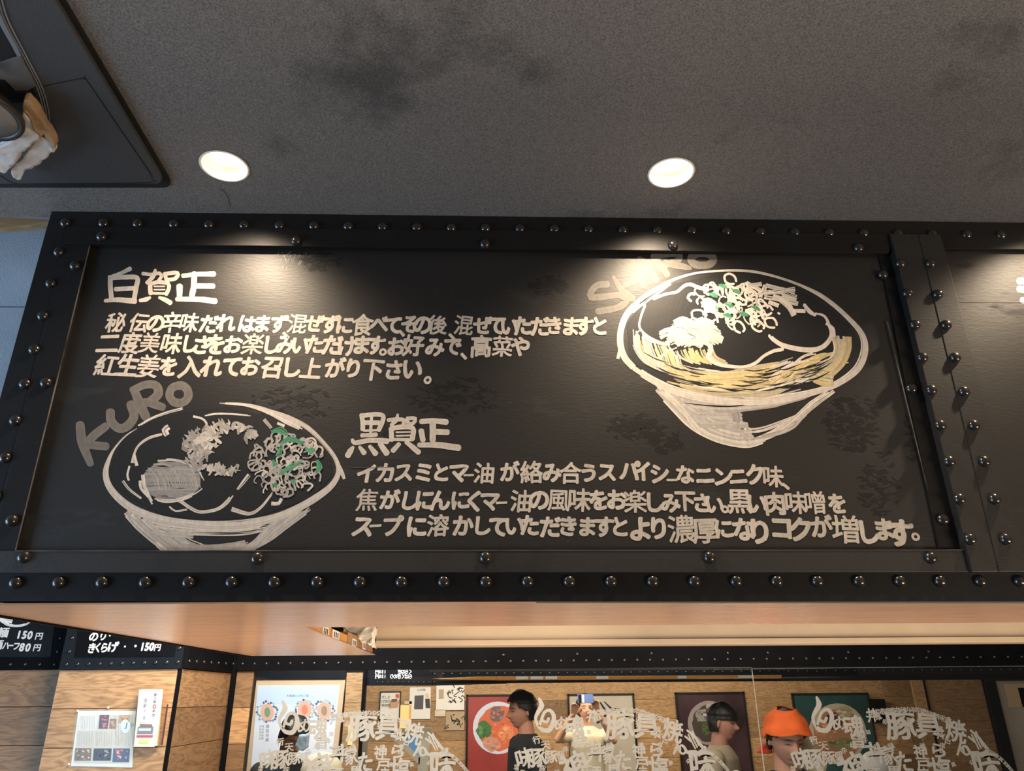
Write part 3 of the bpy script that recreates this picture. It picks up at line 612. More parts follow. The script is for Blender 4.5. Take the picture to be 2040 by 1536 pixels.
L.dry(T([(1700, 1010), (1560, 1110), (1460, 1200), (1360, 1270), (1240, 1330), (1130, 1365)]), [12, 16, 14, 16, 14, 10], W1, 7, 0.85, ends=0.1)
L.dry(T([(1660, 1060), (1500, 1180), (1420, 1260), (1300, 1310), (1100, 1350)]), 9, W2, 5, 0.7)
L.dry(T([(1090, 1285), (1200, 1278), (1330, 1235), (1440, 1190)]), [8, 9, 8, 5], W1, 4, 0.9)
L.dry(T([(720, 1200), (800, 1290), (900, 1340), (1020, 1370), (1130, 1378), (1240, 1355)]), [9, 12, 13, 13, 13, 8], W1, 6, 0.95, ends=0.08)
L.dry(T([(530, 1010), (620, 1090), (700, 1170), (760, 1240)]), [12, 11, 9, 8], W1, 5, 0.95)
# rim
rim = [(345, 860), (285, 790), (258, 700), (262, 600), (300, 500), (370, 425), (470, 345), (600, 270), (750, 222), (900, 205), (1050, 200), (1200, 215), (1400, 272), (1580, 350), (1700, 430), (1800, 520), (1880, 610), (1912, 690), (1905, 780), (1860, 870), (1760, 950), (1640, 1005), (1450, 1050), (1200, 1085), (1000, 1080), (800, 1055), (620, 1010), (470, 940), (345, 860)]
rw = [13, 14, 14, 13, 12, 12, 9, 6, 4, 4, 5, 5, 5, 7, 8, 9, 11, 13, 14, 14, 13, 13, 14, 15, 15, 15, 15, 14, 13]
L.stroke(T(rim), [w * .72 for w in rw], tint(W1, .95), 0.12, False); L.dry(T(rim), rw, W1, 7, 0.8, ends=0.02)
L.dry(T([(300, 520), (400, 420), (520, 340), (600, 290)]), [6, 10, 8, 4], tint(W1, 1.05), 4, 0.9)
L.dry(T([(240, 800), (260, 700), (255, 600)]), 6, W1, 3, .8)
# noodles
random.seed(21)
ncol = lambda: tint(random.choice([YEL, YEL, YEL2, W1]), random.uniform(.85, 1.12))
for i in range(13):
    t = i / 12; x0 = 345 + 260 * t; L.dry(T([(x0, 600 + 120 * t), (x0 + 10 + 40 * t, 720 + 60 * t), (x0 + 90, 830 + 40 * t), (x0 + 260, 900 + 30 * t), (x0 + 450, 940 + 15 * t)]), random.uniform(4, 8), ncol(), 3, 0.85)
for i in range(10):
    x0 = 640 + i * 26; L.dry(T([(x0, 735 + random.uniform(-10, 10)), (x0 + 30, 790), (x0 + 110, 830)]), random.uniform(3, 6), ncol(), 3, .9)
for i in range(16):
    t = i / 15; y0 = 850 + 165 * t; x0 = 560 + 60 * t + random.uniform(-60, 120)
    L.dry(T([(x0, y0 - 30 + random.uniform(-12, 12)), (x0 + 180, y0 + 18), (x0 + 380, y0 + 34 + random.uniform(-14, 14)), (x0 + 620, y0 + 10 + random.uniform(-20, 20)), (x0 + 820, y0 - 60 + random.uniform(-20, 20))]), random.uniform(4, 8.5), ncol(), 3, 0.8)
for i in range(16):
    x0 = 1230 + random.uniform(0, 380); y0 = 830 + random.uniform(-20, 110) - (x0 - 1230) * 0.12
    L.dry(T([(x0, y0 + 70), (x0 + 60, y0 + 20), (x0 + 150, y0 - 25), (x0 + 240, y0 - 40)]), random.uniform(4, 8), ncol(), 3, 0.85)
for i in range(14):
    t = i / 13; x0 = 1690 + 120 * t; L.dry(T([(x0, 640 + 10 * t), (x0 + 20 - 20 * t, 740), (x0 - 40, 830 + 10 * t), (x0 - 150 + 20 * t, 910 + 20 * t)]), random.uniform(3, 8), ncol(), 3, 0.8)
for i in range(6): L.dry(T([(1530, 850 + i * 16), (1620, 880 + i * 18), (1700, 905 + i * 14)]), 6, ncol(), 3, .9)
for d in ([(390, 610), (360, 650), (365, 710), (395, 740)], [(410, 620), (440, 670), (500, 690), (570, 690)], [(640, 720), (560, 760), (520, 820), (525, 870)], [(1440, 950), (1520, 950), (1590, 925)], [(1420, 880), (1440, 830), (1510, 780), (1600, 760)]): L.dry(T(d), 4, W1, 2, 1)
for i in range(34):
    x0 = 430 + random.random() * 1250; y0 = 800 + 130 * math.sin((x0 - 350) / 1500 * 3.14) + random.uniform(-70, 80)
    dy = (x0 - 1080) * -0.09; L.stroke(T([(x0 - 80, y0 - dy * .6), (x0, y0 + 12), (x0 + 90, y0 + dy * .8)]), [.5, random.uniform(2, 4.2), .5], BLK, .3)
# surface outlines
for d, w in (([(330, 470), (420, 430), (400, 500), (385, 580), (430, 640), (520, 690), (590, 705)], 6), ([(480, 395), (560, 365), (640, 350), (690, 310), (730, 298), (790, 320), (850, 330)], 6), ([(740, 410), (715, 385), (735, 360), (765, 362)], 5), ([(1580, 490), (1640, 510), (1672, 570), (1690, 640), (1640, 710), (1560, 740), (1450, 735), (1350, 710), (1290, 670), (1265, 640)], [4, 5, 6, 9, 10, 10, 9, 9, 9, 8]),
              ([(860, 680), (870, 740), (850, 790), (900, 830), (980, 850), (1090, 855), (1170, 830), (1230, 780), (1300, 745), (1355, 735), (1350, 715)], [11, 9, 9, 7, 7, 6, 7, 6, 7, 7, 6]), ([(1500, 430), (1540, 480), (1580, 505)], [5, 7, 5]), ([(1650, 560), (1700, 590), (1710, 650)], 4)):
    L.dry(T(d), w, W1, 3, .95, ends=0.05)
    L.stroke(T(d), [q * .6 for q in w] if isinstance(w, list) else w * .6, W1, .2)
# pale meat heap
for i in range(60):
    a = random.uniform(0, 6.28); r = random.random() ** .5; cx = 745 + 165 * r * math.cos(a); cy = 625 + 90 * r * math.sin(a)
    L.dry(T([(cx - 60, cy + 10), (cx, cy - 18), (cx + 60, cy + 8)]), 8, tint(W1, random.uniform(.8, 1.02)), 4, .95)
for i in range(6): L.dry(T([(860, 600 + i * 14), (910, 625 + i * 9), (950, 660 + i * 4)]), 7, tint(W1, random.uniform(.85, 1)), 3, .95)
for r in (30, 55, 80, 105): ring(L, *T([(760, 610)])[0], r / k * 1.25, r / k * .8, 2.0, tint(W1, 1.08), 0, 14, .08, False, (20, 340))
# spring onion rings
random.seed(5)
for i in range(48):
    a = random.uniform(0, 6.28); r = random.random() ** .6; cx = 1030 + 250 * r * math.cos(a); cy = 430 + 145 * r * math.sin(a) + (cx - 1030) * 0.12
    ring(L, *T([(cx, cy)])[0], random.uniform(22, 50) / k, random.uniform(16, 34) / k, random.uniform(2.5, 5), tint(random.choice([W1, W1, W2]), random.uniform(.85, 1.05)), random.uniform(0, 3), 10, .12, False, (random.uniform(0, 90), random.uniform(250, 360)))
for cx, cy in ((1000, 260), (860, 330), (1140, 365), (870, 510), (1060, 585), (1275, 555), (1190, 580), (1245, 470), (1010, 345), (1020, 440), (780, 500)): ring(L, *T([(cx, cy)])[0], 42 / k, 32 / k, 4.4, W1, random.uniform(0, 1), 12, .08, False, (30, 350))
for cx, cy in ((950, 310), (1040, 345), (890, 450), (990, 435), (980, 510), (1175, 460), (885, 370), (1090, 500)): L.dry(T([(cx - 28, cy - 10), (cx + 4, cy - 4), (cx + 30, cy + 14)]), [3, 9, 3], tint(GRN, random.uniform(.8, 1.2)), 4, .95)
for i in range(5): L.dry(T([(800 + i * 8, 420 + i * 14), (850, 400 + i * 16), (900, 430 + i * 8)]), 8, W1, 3, .9)
# sliced strips
for d in ([(1110, 285), (1160, 310), (1210, 335)], [(1120, 305), (1180, 300), (1215, 295)], [(1240, 300), (1220, 350), (1190, 370)], [(1240, 300), (1330, 325), (1440, 350)], [(1260, 345), (1350, 350), (1450, 385)], [(1230, 380), (1340, 400), (1460, 430)], [(1260, 415), (1330, 440)], [(1290, 375), (1380, 410), (1440, 505)], [(1330, 395), (1400, 455), (1430, 510)], [(1420, 475), (1510, 478)], [(1350, 370), (1450, 400)], [(1230, 350), (1330, 345), (1440, 330)]):
    L.dry(T(d), 8, tint(W1, random.uniform(.88, 1.02)), 4, .92, ends=.1)
L.stroke(T([(1325, 490), (1335, 495)]), 4, W1)
L.build('bowl_drawing', M['paint'], panel)['label'] = 'painted bowl of noodles in white and yellow under the word SHIRO'
# --- bowl painted under KURO
T = xf(120, 740, 3.4); L = Flat(YPN); random.seed(11)
L.poly(T([(340, 640), (420, 480), (600, 350), (850, 270), (1120, 240), (1400, 300), (1680, 430), (1830, 580), (1850, 700), (1700, 860), (1350, 980), (1000, 1010), (700, 970), (480, 860), (350, 760)]), BLK)
L.poly(T([(450, 940), (530, 1040), (620, 1120), (700, 1180), (780, 1230), (1300, 1230), (1180, 1185), (1000, 1180), (870, 1150), (850, 1090), (900, 1075), (1200, 1085), (1420, 1040), (1100, 1050), (800, 1030), (620, 990)]), tint(W2, .8))
for i in range(15):
    t = i / 14; a = [(450, 950), (530, 1040), (620, 1120), (700, 1180), (780, 1225)]; b = [(640, 1000), (720, 1060), (800, 1120), (880, 1170), (1000, 1210)]
    L.dry(T(curve_between(a, b, t)), 19, tint(W2 if i % 3 else W1, random.uniform(.85, 1.08)), 7, .95, ends=.12)
for y in (1030, 1072): L.dry(T([(620, y - 25), (800, y + 5), (1000, y + 18), (1250, y + 12), (1420, y - 20)]), 13, tint(W1, .9), 5, .9, ends=.2)
for y in (1110,): L.dry(T([(620, y - 25), (740, y), (860 + random.uniform(-20, 60), y + 5)]), 12, W2, 5, .8, ends=.25)
for y in (1185, 1205, 1225): L.dry(T([(800, y), (1000, y + 8), (1150, y - 5), (1290, y - 30)]), 11, W2, 5, .8, ends=.2)
for i in range(7): L.dry(T([(1690 - i * 26, 930 + i * 5), (1540 - i * 22, 1040 + i * 4), (1420 - i * 18, 1130 + i * 6), (1290 - i * 14, 1200 + i * 4)]), 11, tint(W2, random.uniform(.8, 1.2)), 5, .72, ends=.2)
L.dry(T([(640, 1140), (665, 1180), (720, 1220)]), [4, 8, 8], W1, 3, 1)
rim = [(520, 385), (440, 440), (370, 520), (330, 600), (310, 690), (335, 780), (410, 870), (520, 945), (680, 1000), (880, 1030), (1080, 1045), (1280, 1030), (1450, 990), (1600, 930), (1740, 850), (1840, 770), (1885, 680), (1865, 590), (1790, 490), (1680, 385), (1540, 310), (1400, 262), (1260, 232), (1080, 215)]
rw = [2, 3, 5, 9, 12, 13, 14, 15, 16, 16, 17, 16, 15, 15, 14, 12, 10, 8, 8, 9, 9, 6, 4, 3]
L.stroke(T(rim[2:17]), [w * .6 for w in rw[2:17]], tint(W1, .9), .12, False); L.dry(T(rim), rw, tint(W1, .95), 7, .78, ends=.03)
for d, w in (([(530, 370), (620, 318), (720, 280), (830, 250)], 4), ([(1100, 215), (1250, 228), (1400, 270), (1530, 330), (1640, 390)], [3, 6, 10, 11, 6]), ([(1890, 640), (1910, 690), (1925, 730)], [6, 8, 5]), ([(980, 300), (1060, 288), (1160, 290), (1290, 300)], [4, 6, 5, 3]), ([(900, 305), (960, 320), (990, 350), (990, 390)], 4),
             ([(690, 425), (600, 450), (530, 500), (500, 560), (490, 620)], [5, 5, 4, 4, 8]), ([(740, 380), (715, 400), (730, 430)], [10, 12, 10]), ([(500, 560), (520, 640)], 6), ([(470, 640), (455, 700), (465, 740)], 4), ([(425, 740), (470, 800), (550, 860)], 4), ([(1380, 325), (1430, 385)], 6), ([(1470, 350), (1520, 370)], 5),
             ([(700, 860), (800, 870), (880, 920), (950, 950), (1060, 935), (1130, 890), (1170, 840)], [6, 7, 7, 6, 6, 8, 6]), ([(1160, 935), (1280, 965), (1360, 920), (1440, 820)], [9, 7, 6, 4]), ([(1200, 800), (1240, 750), (1280, 700)], [4, 7, 8]), ([(1430, 895), (1480, 895), (1500, 860)], 8), ([(740, 915), (780, 945), (860, 935)], 3)):
    L.dry(T(d), w, W1, 3, .9, ends=.08)
# grey round slice
for i in range(34):
    y = 625 + i * 7.2; h = math.sqrt(max(0, 1 - ((y - 740) / 130) ** 2)) * 195
    L.dry(T([(755 - h, y + random.uniform(-6, 6)), (700, y + random.uniform(-14, 14)), (800, y + random.uniform(-14, 14)), (755 + h, y + random.uniform(-6, 6))]), 5, tint(W3, random.uniform(.8, 1.1)), 3, 1.0, ends=.04)
for i in range(26):
    x = 600 + i * 12; L.dry(T([(x, 650 + random.uniform(0, 60)), (x + 30, 720), (x + 50, 800 + random.uniform(-30, 20))]), 2.2, tint(W2, random.uniform(.7, 1)), 2, .9)
for d, w in (([(560, 700), (570, 780), (600, 850), (625, 900)], 6), ([(640, 860), (720, 878), (830, 860), (920, 820), (960, 790)], 6), ([(660, 605), (760, 600), (860, 625), (940, 680), (975, 740)], 4), ([(545, 740), (550, 790), (600, 850)], 6)): L.dry(T(d), w, W1, 3, .85)
# minced toppings and green onions
def flecks(cx, cy, rx, ry, n, col, s=(14, 34), w=(5, 10)):
    for i in range(n * 2):
        a = random.uniform(0, 6.28); r = random.random() ** .7; x = cx + rx * r * math.cos(a); y = cy + ry * r * math.sin(a); q = random.uniform(0, 3.14); l = random.uniform(*s)
        ww_ = random.uniform(*w); L.stroke(T([(x - l * math.cos(q), y - l * math.sin(q)), (x + random.uniform(-12, 12), y + random.uniform(-12, 12)), (x + l * math.cos(q), y + l * math.sin(q))]), [ww_ * random.uniform(.1, .6), ww_ * .9, ww_ * random.uniform(.1, .7)], tint(col, random.uniform(.55, 1.1)), .35)
flecks(950, 500, 110, 110, 44, W2); flecks(1000, 460, 80, 80, 16, W1); flecks(1150, 380, 150, 34, 14, W1); flecks(1100, 670, 120, 34, 16, tint(W1, .85)); flecks(1290, 430, 60, 50, 6, W2); flecks(905, 600, 70, 30, 10, W2); flecks(960, 650, 30, 20, 4, W2)
for i in range(95):
    a = random.uniform(0, 6.28); r = random.random() ** .55; cx = 1540 + 235 * r * math.cos(a); cy = 625 + 205 * r * math.sin(a)
    ring(L, *T([(cx, cy)])[0], random.uniform(18, 48) / 3.4, random.uniform(14, 34) / 3.4, random.uniform(2, 4.5), tint(random.choice([W1, W2, W2]), random.uniform(.8, 1.05)), random.uniform(0, 3), 9, .15, False, (random.uniform(0, 120), random.uniform(240, 360)))
for i in range(9):
    d = [[(1490, 490), (1560, 460), (1650, 490)], [(1500, 500), (1480, 570), (1495, 560)], [(1660, 520), (1700, 545), (1720, 520)], [(1480, 700), (1560, 650), (1640, 610)], [(1440, 770), (1470, 770)], [(1740, 600), (1755, 650), (1730, 690)], [(1440, 600), (1460, 640)], [(1560, 740), (1590, 750)], [(1430, 410), (1500, 400), (1540, 430)]][i]
    L.dry(T(d), [4, 11, 5], tint(GRN, random.uniform(.9, 1.25)), 5, .85, ends=.2)
L.build('bowl_drawing', M['paint'], panel)['label'] = 'painted bowl with grey egg slice and green onions under the word KURO'
random.seed(3)

# ================================================================ CEILING CASSETTE, DISC AND CLOTH (top corner)
ZK = ZC - 0.012
ac = empty('ceiling_cassette', PZ(200, 250, ZC), 'black square ceiling cassette with curved air slot and rounded corner', 'air conditioner')
def zpoly(name, px, z, t, m, parent, bev=0.0008):
    return from_bm(name, prism_bm([PZ(x, y, z) for x, y in px], (0, 0, t), bev), m, parent)
def rounded(pts, r, n=6):
    out = []; N_ = len(pts)
    for i in range(N_):
        p = Vector(pts[i]); a = Vector(pts[i - 1]); b = Vector(pts[(i + 1) % N_]); ra = min(r, (a - p).length / 2, (b - p).length / 2)
        p0 = p + (a - p).normalized() * ra; p1 = p + (b - p).normalized() * ra
        for j in range(n + 1):
            t = j / n; out.append(tuple(p0 * (1 - t) ** 2 + p * 2 * t * (1 - t) + p1 * t * t))
    return out
zpoly('shadow_border', rounded([(-420, 374), (348, 374), (100, -50), (60, -140), (-420, -140)], 26), ZC - 0.003, 0.0028, M['dark'], ac, 0)  # dark sheet standing in for the shadow line round the cassette
cover = zpoly('cover', rounded([(-420, 367), (330, 367), (74, -60), (40, -140), (-420, -140)], 22), ZK, 0.009, M['cassette'], ac, 0.0025)
def strip_z(name, pts, w, z, t, m, parent):
    pp, ww = resample(pts, w, 6.0); a = []; b = []
    for i in range(len(pp)):
        u = pp[max(i - 1, 0)]; v = pp[min(i + 1, len(pp) - 1)]; d = (v - u).normalized(); n = Vector((-d.y, d.x)) * ww[i] / 2
        a.append(pp[i] + n); b.append(pp[i] - n)
    bm = bmesh.new(); va = [bm.verts.new(PZ(q.x, q.y, z)) for q in a]; vb = [bm.verts.new(PZ(q.x, q.y, z)) for q in b]
    for i in range(len(va) - 1): bm.faces.new((va[i], va[i + 1], vb[i + 1], vb[i]))
    g = bmesh.ops.extrude_face_region(bm, geom=list(bm.faces)); bmesh.ops.translate(bm, verts=[v for v in g['geom'] if isinstance(v, bmesh.types.BMVert)], vec=(0, 0, t))
    bmesh.ops.recalc_face_normals(bm, faces=bm.faces)
    return from_bm(name, bm, m, parent)
for pts, w in (([(86, 172), (160, 157), (170, 159), (178, 168), (300, 346)], 2.2), ([(300, 346), (303, 358), (296, 364), (100, 366), (32, 366), (0, 350)], 1.6)):
    strip_z('groove', pts, w, ZK - 0.0004, 0.0006, M['dark'], ac)
slot = zpoly('air_slot', [(-200, -60), (-12, -60), (-2, 40), (28, 108), (66, 172), (84, 215), (96, 262), (80, 262), (62, 205), (0, 205), (-200, 205)], ZK - 0.0005, 0.002, M['dark'], ac, 0)
zpoly('vane', [(-60, 128), (0, 125), (40, 112), (62, 150), (72, 172), (55, 181), (30, 181), (10, 160), (-60, 150)], ZK - 0.004, 0.003, M['dust'], ac, 0.001)
for i in range(3):
    o = i * 7.0
    strip_z('trim_line', [(-16 + o * .9, -30), (0 + o, 36), (44 + o * .8, 118), (72 + o * .75, 172), (86 + o * .7, 218), (92 + o * .6, 262)], [3.4, 2.6, 2.2, 1.8, 1.6, 1.2], ZK - 0.0016, 0.0014, M['louvre'], ac)
strip_z('air_vane', [(-20, -10), (4, 48), (30, 96), (56, 148), (70, 172)], [10, 9, 8, 5, 3], ZK - 0.003, 0.002, M['louvre'], ac)
ZD = ZK - 0.045
disc = empty('ceiling_speaker', PZ(-38, 230, ZD), 'round grey disc with brown rim hanging under the ceiling at the picture edge', 'speaker')
cc = PZ(-38, 231, ZD); rr = abs(PZ(35, 228, ZD).x - cc.x)
def lathe_z(name, prof, c, m, parent, n=64):
    bm = bmesh.new(); prev = None
    for r, z in prof:
        cur = [bm.verts.new((c.x + r * math.cos(2 * math.pi * i / n), c.y + r * math.sin(2 * math.pi * i / n), c.z + z)) for i in range(n)]
        if prev:
            for i in range(n): bm.faces.new((prev[i], prev[(i + 1) % n], cur[(i + 1) % n], cur[i]))
        prev = cur
    bm.faces.new(prev); bmesh.ops.recalc_face_normals(bm, faces=bm.faces)
    return from_bm(name, bm, m, parent, True)
lathe_z('rim', [(rr - 0.008, 0.003), (rr - 0.007, 0.0), (rr - 0.001, 0.0), (rr, 0.004), (rr - 0.001, 0.008), (rr - 0.035, 0.045)], cc, M['discrim'], disc)
lathe_z('face', [(rr - 0.0075, 0.004), (rr - 0.0075, 0.0025), (0.001, 0.0025)], cc, M['disc'], disc)
def crumple(name, px, plane, depth, amp, m, parent, cuts=5, sc=40, flat=False):
    pts = [plane(x, y) for x, y in px]
    bm = prism_bm(pts, depth, 0)
    bmesh.ops.triangulate(bm, faces=bm.faces)
    bmesh.ops.subdivide_edges(bm, edges=bm.edges, cuts=cuts, use_grid_fill=True)
    for v in bm.verts:
        nv = noise.noise_vector(v.co * sc) * amp + noise.noise_vector(v.co * sc * 2.7) * amp * .5; v.co += nv
    return from_bm(name, bm, m, parent, True)
cl = empty('folded_cloth', PZ(60, 280, ZK), 'folded white and tan cloth tucked beside the round disc on the cassette', 'cloth')
crumple('white_fold', [(46, 224), (60, 237), (68, 255), (77, 275), (60, 292), (45, 306), (23, 337), (9, 345), (-8, 340), (-12, 300), (30, 272), (42, 250)], lambda x, y: PZ(x, y, ZK - 0.034), (0, 0, 0.012), 0.004, M['cloth'], cl)
crumple('white_fold', [(77, 273), (92, 270), (104, 290), (110, 302), (97, 306), (89, 316), (77, 328), (52, 340), (42, 354), (34, 357), (26, 351), (24, 338), (48, 308)], lambda x, y: PZ(x, y, ZK - 0.026), (0, 0, 0.014), 0.004, M['cloth'], cl)
crumple('tan_fold', [(45, 206), (50, 200), (58, 200), (67, 211), (81, 236), (94, 256), (110, 284), (110, 296), (100, 288), (88, 268), (78, 275), (70, 262), (62, 238), (46, 222)], lambda x, y: PZ(x, y, ZK - 0.030), (0, 0, 0.016), 0.0025, M['clothtan'], cl)
strip_z('hem', [(50, 222), (62, 236), (70, 258), (82, 268)], 2.0, ZK - 0.036, 0.002, M['clothtan'], cl)
strip_z('ceiling_crack', [(440, 376), (449, 385), (455, 396), (459, 413)], 0.9, ZC - 0.0006, 0.0005, M['seam'], cei)

# ================================================================ UPPER WALL AT THE SIDE
wl = box('wall_left', (-4, 1.56, ZS + 0.03), (XL + 0.16, 1.62, 3.6), M['bluewall']); wl['kind'] = 'structure'
strip = from_bm('trim_1', prism_bm([P(-60, 428, 1.45), P(60, 435, 1.45), P(102, 438, 1.45), P(102, 441, 1.45), P(60, 449, 1.45), P(0, 454, 1.45), P(-60, 456, 1.45)], (0, 0.02, 0), 0.001), M['trimwood']); strip['kind'] = 'structure'
box('crack_line', (-3, 1.5592, P(0, 611, 1.56).z), (XL + 0.1, 1.5605, P(0, 612, 1.56).z), M['dark'], wl, 0)

# ================================================================ STORED CARTONS ABOVE THE UNDERSIDE OPENING
XC = Bin.x - 0.004
def edge_y(px):
    t = (px - 606) / (745 - 606); py = 1250 + t * 54
    return PX(px, py, XC).y
def carton(a, b, topy, m, label, k=0):
    y0, y1 = edge_y(a) + 0.002, edge_y(b) - 0.002; zt = PX((a + b) / 2, topy, XC).z
    o = empty('cardboard_box', ((XC + fl.x) / 2, (y0 + y1) / 2, ZS + 0.013), label, 'box', 'cartons stored above the wooden underside')
    box('body', (fl.x + 0.03, y0, ZS + 0.004), (XC, y1, zt), m, o)
    return o, y0, y1, zt
def clabel(o, y0, y1, z0, z1, wide=0.0):
    box('label', (XC + 0.0002, y0, z0), (XC + 0.0014, y1, z1), M['sheet'], o, 0)
    nln = 3
    for i in range(nln):
        yy = y0 + (y1 - y0) * (0.2 + 0.26 * i)
        box('print', (XC + 0.0015, yy, z0 + (z1 - z0) * 0.15), (XC + 0.0019, yy + (y1 - y0) * 0.12, z1 - (z1 - z0) * 0.2), M['dark'], o, 0)
M['sheetg'] = mat('label_grey_print', (0.33, 0.32, 0.30), 0.7)
b1, y0, y1, zt = carton(609, 659, 1238, M['card'], 'orange cardboard box with a white label, first in the gap under the sign')
clabel(b1, PX(641, 1262, XC).y, PX(653, 1266, XC).y, PX(647, 1266, XC).z, PX(647, 1248, XC).z)
b2, y0, y1, zt = carton(659.5, 691, 1258, M['card'], 'orange cardboard box with a printed white label, second in the gap')
clabel(b2, PX(661.5, 1262, XC).y, PX(675, 1266, XC).y, PX(668, 1273, XC).z, PX(668, 1256, XC).z)
b3, y0, y1, zt = carton(691.5, 711, 1262, M['cardb'], 'brown cardboard box with a grey label under the plastic bag')
clabel(b3, PX(701, 1280, XC).y, PX(709, 1282, XC).y, PX(705, 1288, XC).z, PX(705, 1273, XC).z)
b4, y0, y1, zt = carton(711.5, 733, 1268, M['cardb'], 'brown cardboard box with a narrow upright white label')
clabel(b4, PX(722, 1285, XC).y, PX(728, 1287, XC).y, PX(725, 1294, XC).z, PX(725, 1279, XC).z)
b5, y0, y1, zt = carton(733.5, 742, 1275, M['cardb'], 'dark brown cardboard box last in the row under the bag tip')
bag = crumple('plastic_bag', [(680, 1238), (748, 1238), (744, 1262), (742, 1272), (746, 1288), (738, 1285), (730, 1276), (721, 1279), (712, 1271), (700, 1264), (689, 1258), (688, 1265), (683, 1260)], lambda x, y: P(x, y, 2.35), (0, 0.05, 0), 0.006, M['plastic'], None, 5, 60)
tag(bag, 'crumpled clear plastic bag lying over the brown cardboard boxes', 'plastic bag')

# ================================================================ CREAM DUCT AND BLACK RECESS BEHIND THE BOX
duct = empty('cream_duct', P(1400, 1284, YBK + 0.08), 'long cream metal duct running behind the wooden underside', 'duct')
from_bm('duct_face', prism_bm([P(744, 1180, YBK + 0.08), P(2300, 1180, YBK + 0.08), P(2300, 1267, YBK + 0.08), P(744, 1277, YBK + 0.08)], (0, 0.1, 0), 0.001), M['cream'], duct)
from_bm('lower_lip', prism_bm([P(744, 1276, YBK + 0.07), P(2300, 1266, YBK + 0.07), P(2300, 1277, YBK + 0.07), P(744, 1287, YBK + 0.07)], (0, 0.12, 0), 0.002), M['cream'], duct)

# ================================================================ FAR WALL: bands, pillar, planks
Y_B, Y_A = 3.5, 3.64
xBl = P(119, 1334, Y_B).x; xBr = P(361, 1334, Y_B).x
zBb = P(240, 1333.5, Y_B).z; zAb = P(60, 1334, Y_A).z
XG0 = P(507, 1338, YB).x; xS = P(472, 1338, YB).x
def planks(parent, x0, x1, y0, zedges, m1, m2, thick=0.012, joints=None, axis='x'):
    for i in range(len(zedges) - 1):
        za, zb = zedges[i + 1] + 0.0012, zedges[i] - 0.0012
        cuts = [x0] + (joints[i] if joints else []) + [x1]
        for j in range(len(cuts) - 1):
            mm = M[m1] if random.random() < 0.6 else M[m2]
            a, b = cuts[j] + 0.0008, cuts[j + 1] - 0.0008
            if axis == 'x': box('plank', (a, y0 - thick - random.uniform(0, .001), za), (b, y0, zb), mm, parent, 0.0012)
            else: box('plank', (y0, a, za), (y0 + thick, b, zb), mm, parent, 0.0012)
# pillar
pil = box('pillar', (xBl + 0.001, Y_B + 0.0125, 0), (xBr - 0.013, YB, ZC - 0.001), M['dark']); tag(pil, 'oak-clad pillar carrying the notice sleeve and the brochure pocket', 'pillar')
zr = [zBb] + [P(240, y, Y_B).z for y in (1411, 1489, 1570)] + [0.9, 0.7, 0.5, 0.3, 0.1]
random.seed(12)
planks(pil, xBl, xBr - 0.014, Y_B + 0.012, zr, 'plank', 'plank')
zr2 = [P(420, 1337, 3.85).z, P(420, 1408, 3.85).z, P(415, 1480, 3.85).z, P(415, 1555, 3.85).z, 0.9, 0.7, 0.5, 0.3, 0.1]
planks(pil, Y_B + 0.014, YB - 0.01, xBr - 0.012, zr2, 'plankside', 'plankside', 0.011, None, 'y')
box('corner_strip', (xBr - 0.012, Y_B - 0.002, 0.1), (xBr + 0.001, Y_B + 0.012, ZC - 0.01), M['bandblk'], pil)
box('corner_strip', (xS - 0.012, YB - 0.03, 0.1), (xS + 0.002, YB - 0.002, zr2[0] + 0.1), M['bandblk'], pil)
# wall at the far side, behind the pillar
wa = box('wall_far_left', (-4.2, Y_A + 0.0125, 0), (xBl, Y_A + 0.06, ZC + 0.5), M['dark']); wa['kind'] = 'structure'
zr3 = [zAb] + [P(60, y, Y_A).z for y in (1408, 1485, 1560)] + [0.9, 0.7, 0.5, 0.3, 0.1]
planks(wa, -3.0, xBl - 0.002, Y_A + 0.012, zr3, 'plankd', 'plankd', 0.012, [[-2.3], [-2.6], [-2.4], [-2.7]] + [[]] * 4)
# back wall strip beside the glass and the wall under the glass
wb = box('wall_back', (xS, YB + 0.004, 0), (XG0 + 0.002, YB + 0.05, ZC), M['dark']); wb['kind'] = 'structure'
planks(wb, xS + 0.003, XG0, YB + 0.004, [P(490, 1337, YB).z, P(488, 1410, YB).z, P(488, 1482, YB).z, P(488, 1556, YB).z, 0.9, 0.6, 0.3, 0.1], 'plank', 'plankd', 0.01)
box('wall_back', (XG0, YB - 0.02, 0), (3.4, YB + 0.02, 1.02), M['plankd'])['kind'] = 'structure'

RIVS = rivet_me(0.0078, 0.006)
def band(label, lo, hi, m):
    o = empty('riveted_fascia', ((lo[0] + hi[0]) / 2, lo[1], lo[2]), label, 'fascia'); box('board', lo, hi, M[m], o, 0.0015); return o
def rv(o, inv, px, py, Y, me=None): rivet(px, py, Y, me or RIVS, o, inv)
bA = band('black riveted fascia board with white prices 150 and 80 yen above the plank wall', (-3.0, Y_A - 0.012, zAb), (xBl, Y_A, zAb + 0.55), 'bandblk'); iv = pinv(bA)
for i in range(6): rv(bA, iv, 109 - i * 29.4, 1323.5, Y_A - 0.012)
for q in ((120.5, 1271), (115, 1298), (126, 1245.5)): rv(bA, iv, q[0], q[1], Y_A - 0.012)
slab('menu_panel', [(-40, 1215), (112, 1215), (101, 1309), (-60, 1309)], Y_A - 0.015, 0.003, M['bandgrey'], bA)
L = Flat(Y_A - 0.0155)
WH = (0.80, 0.82, 0.83)
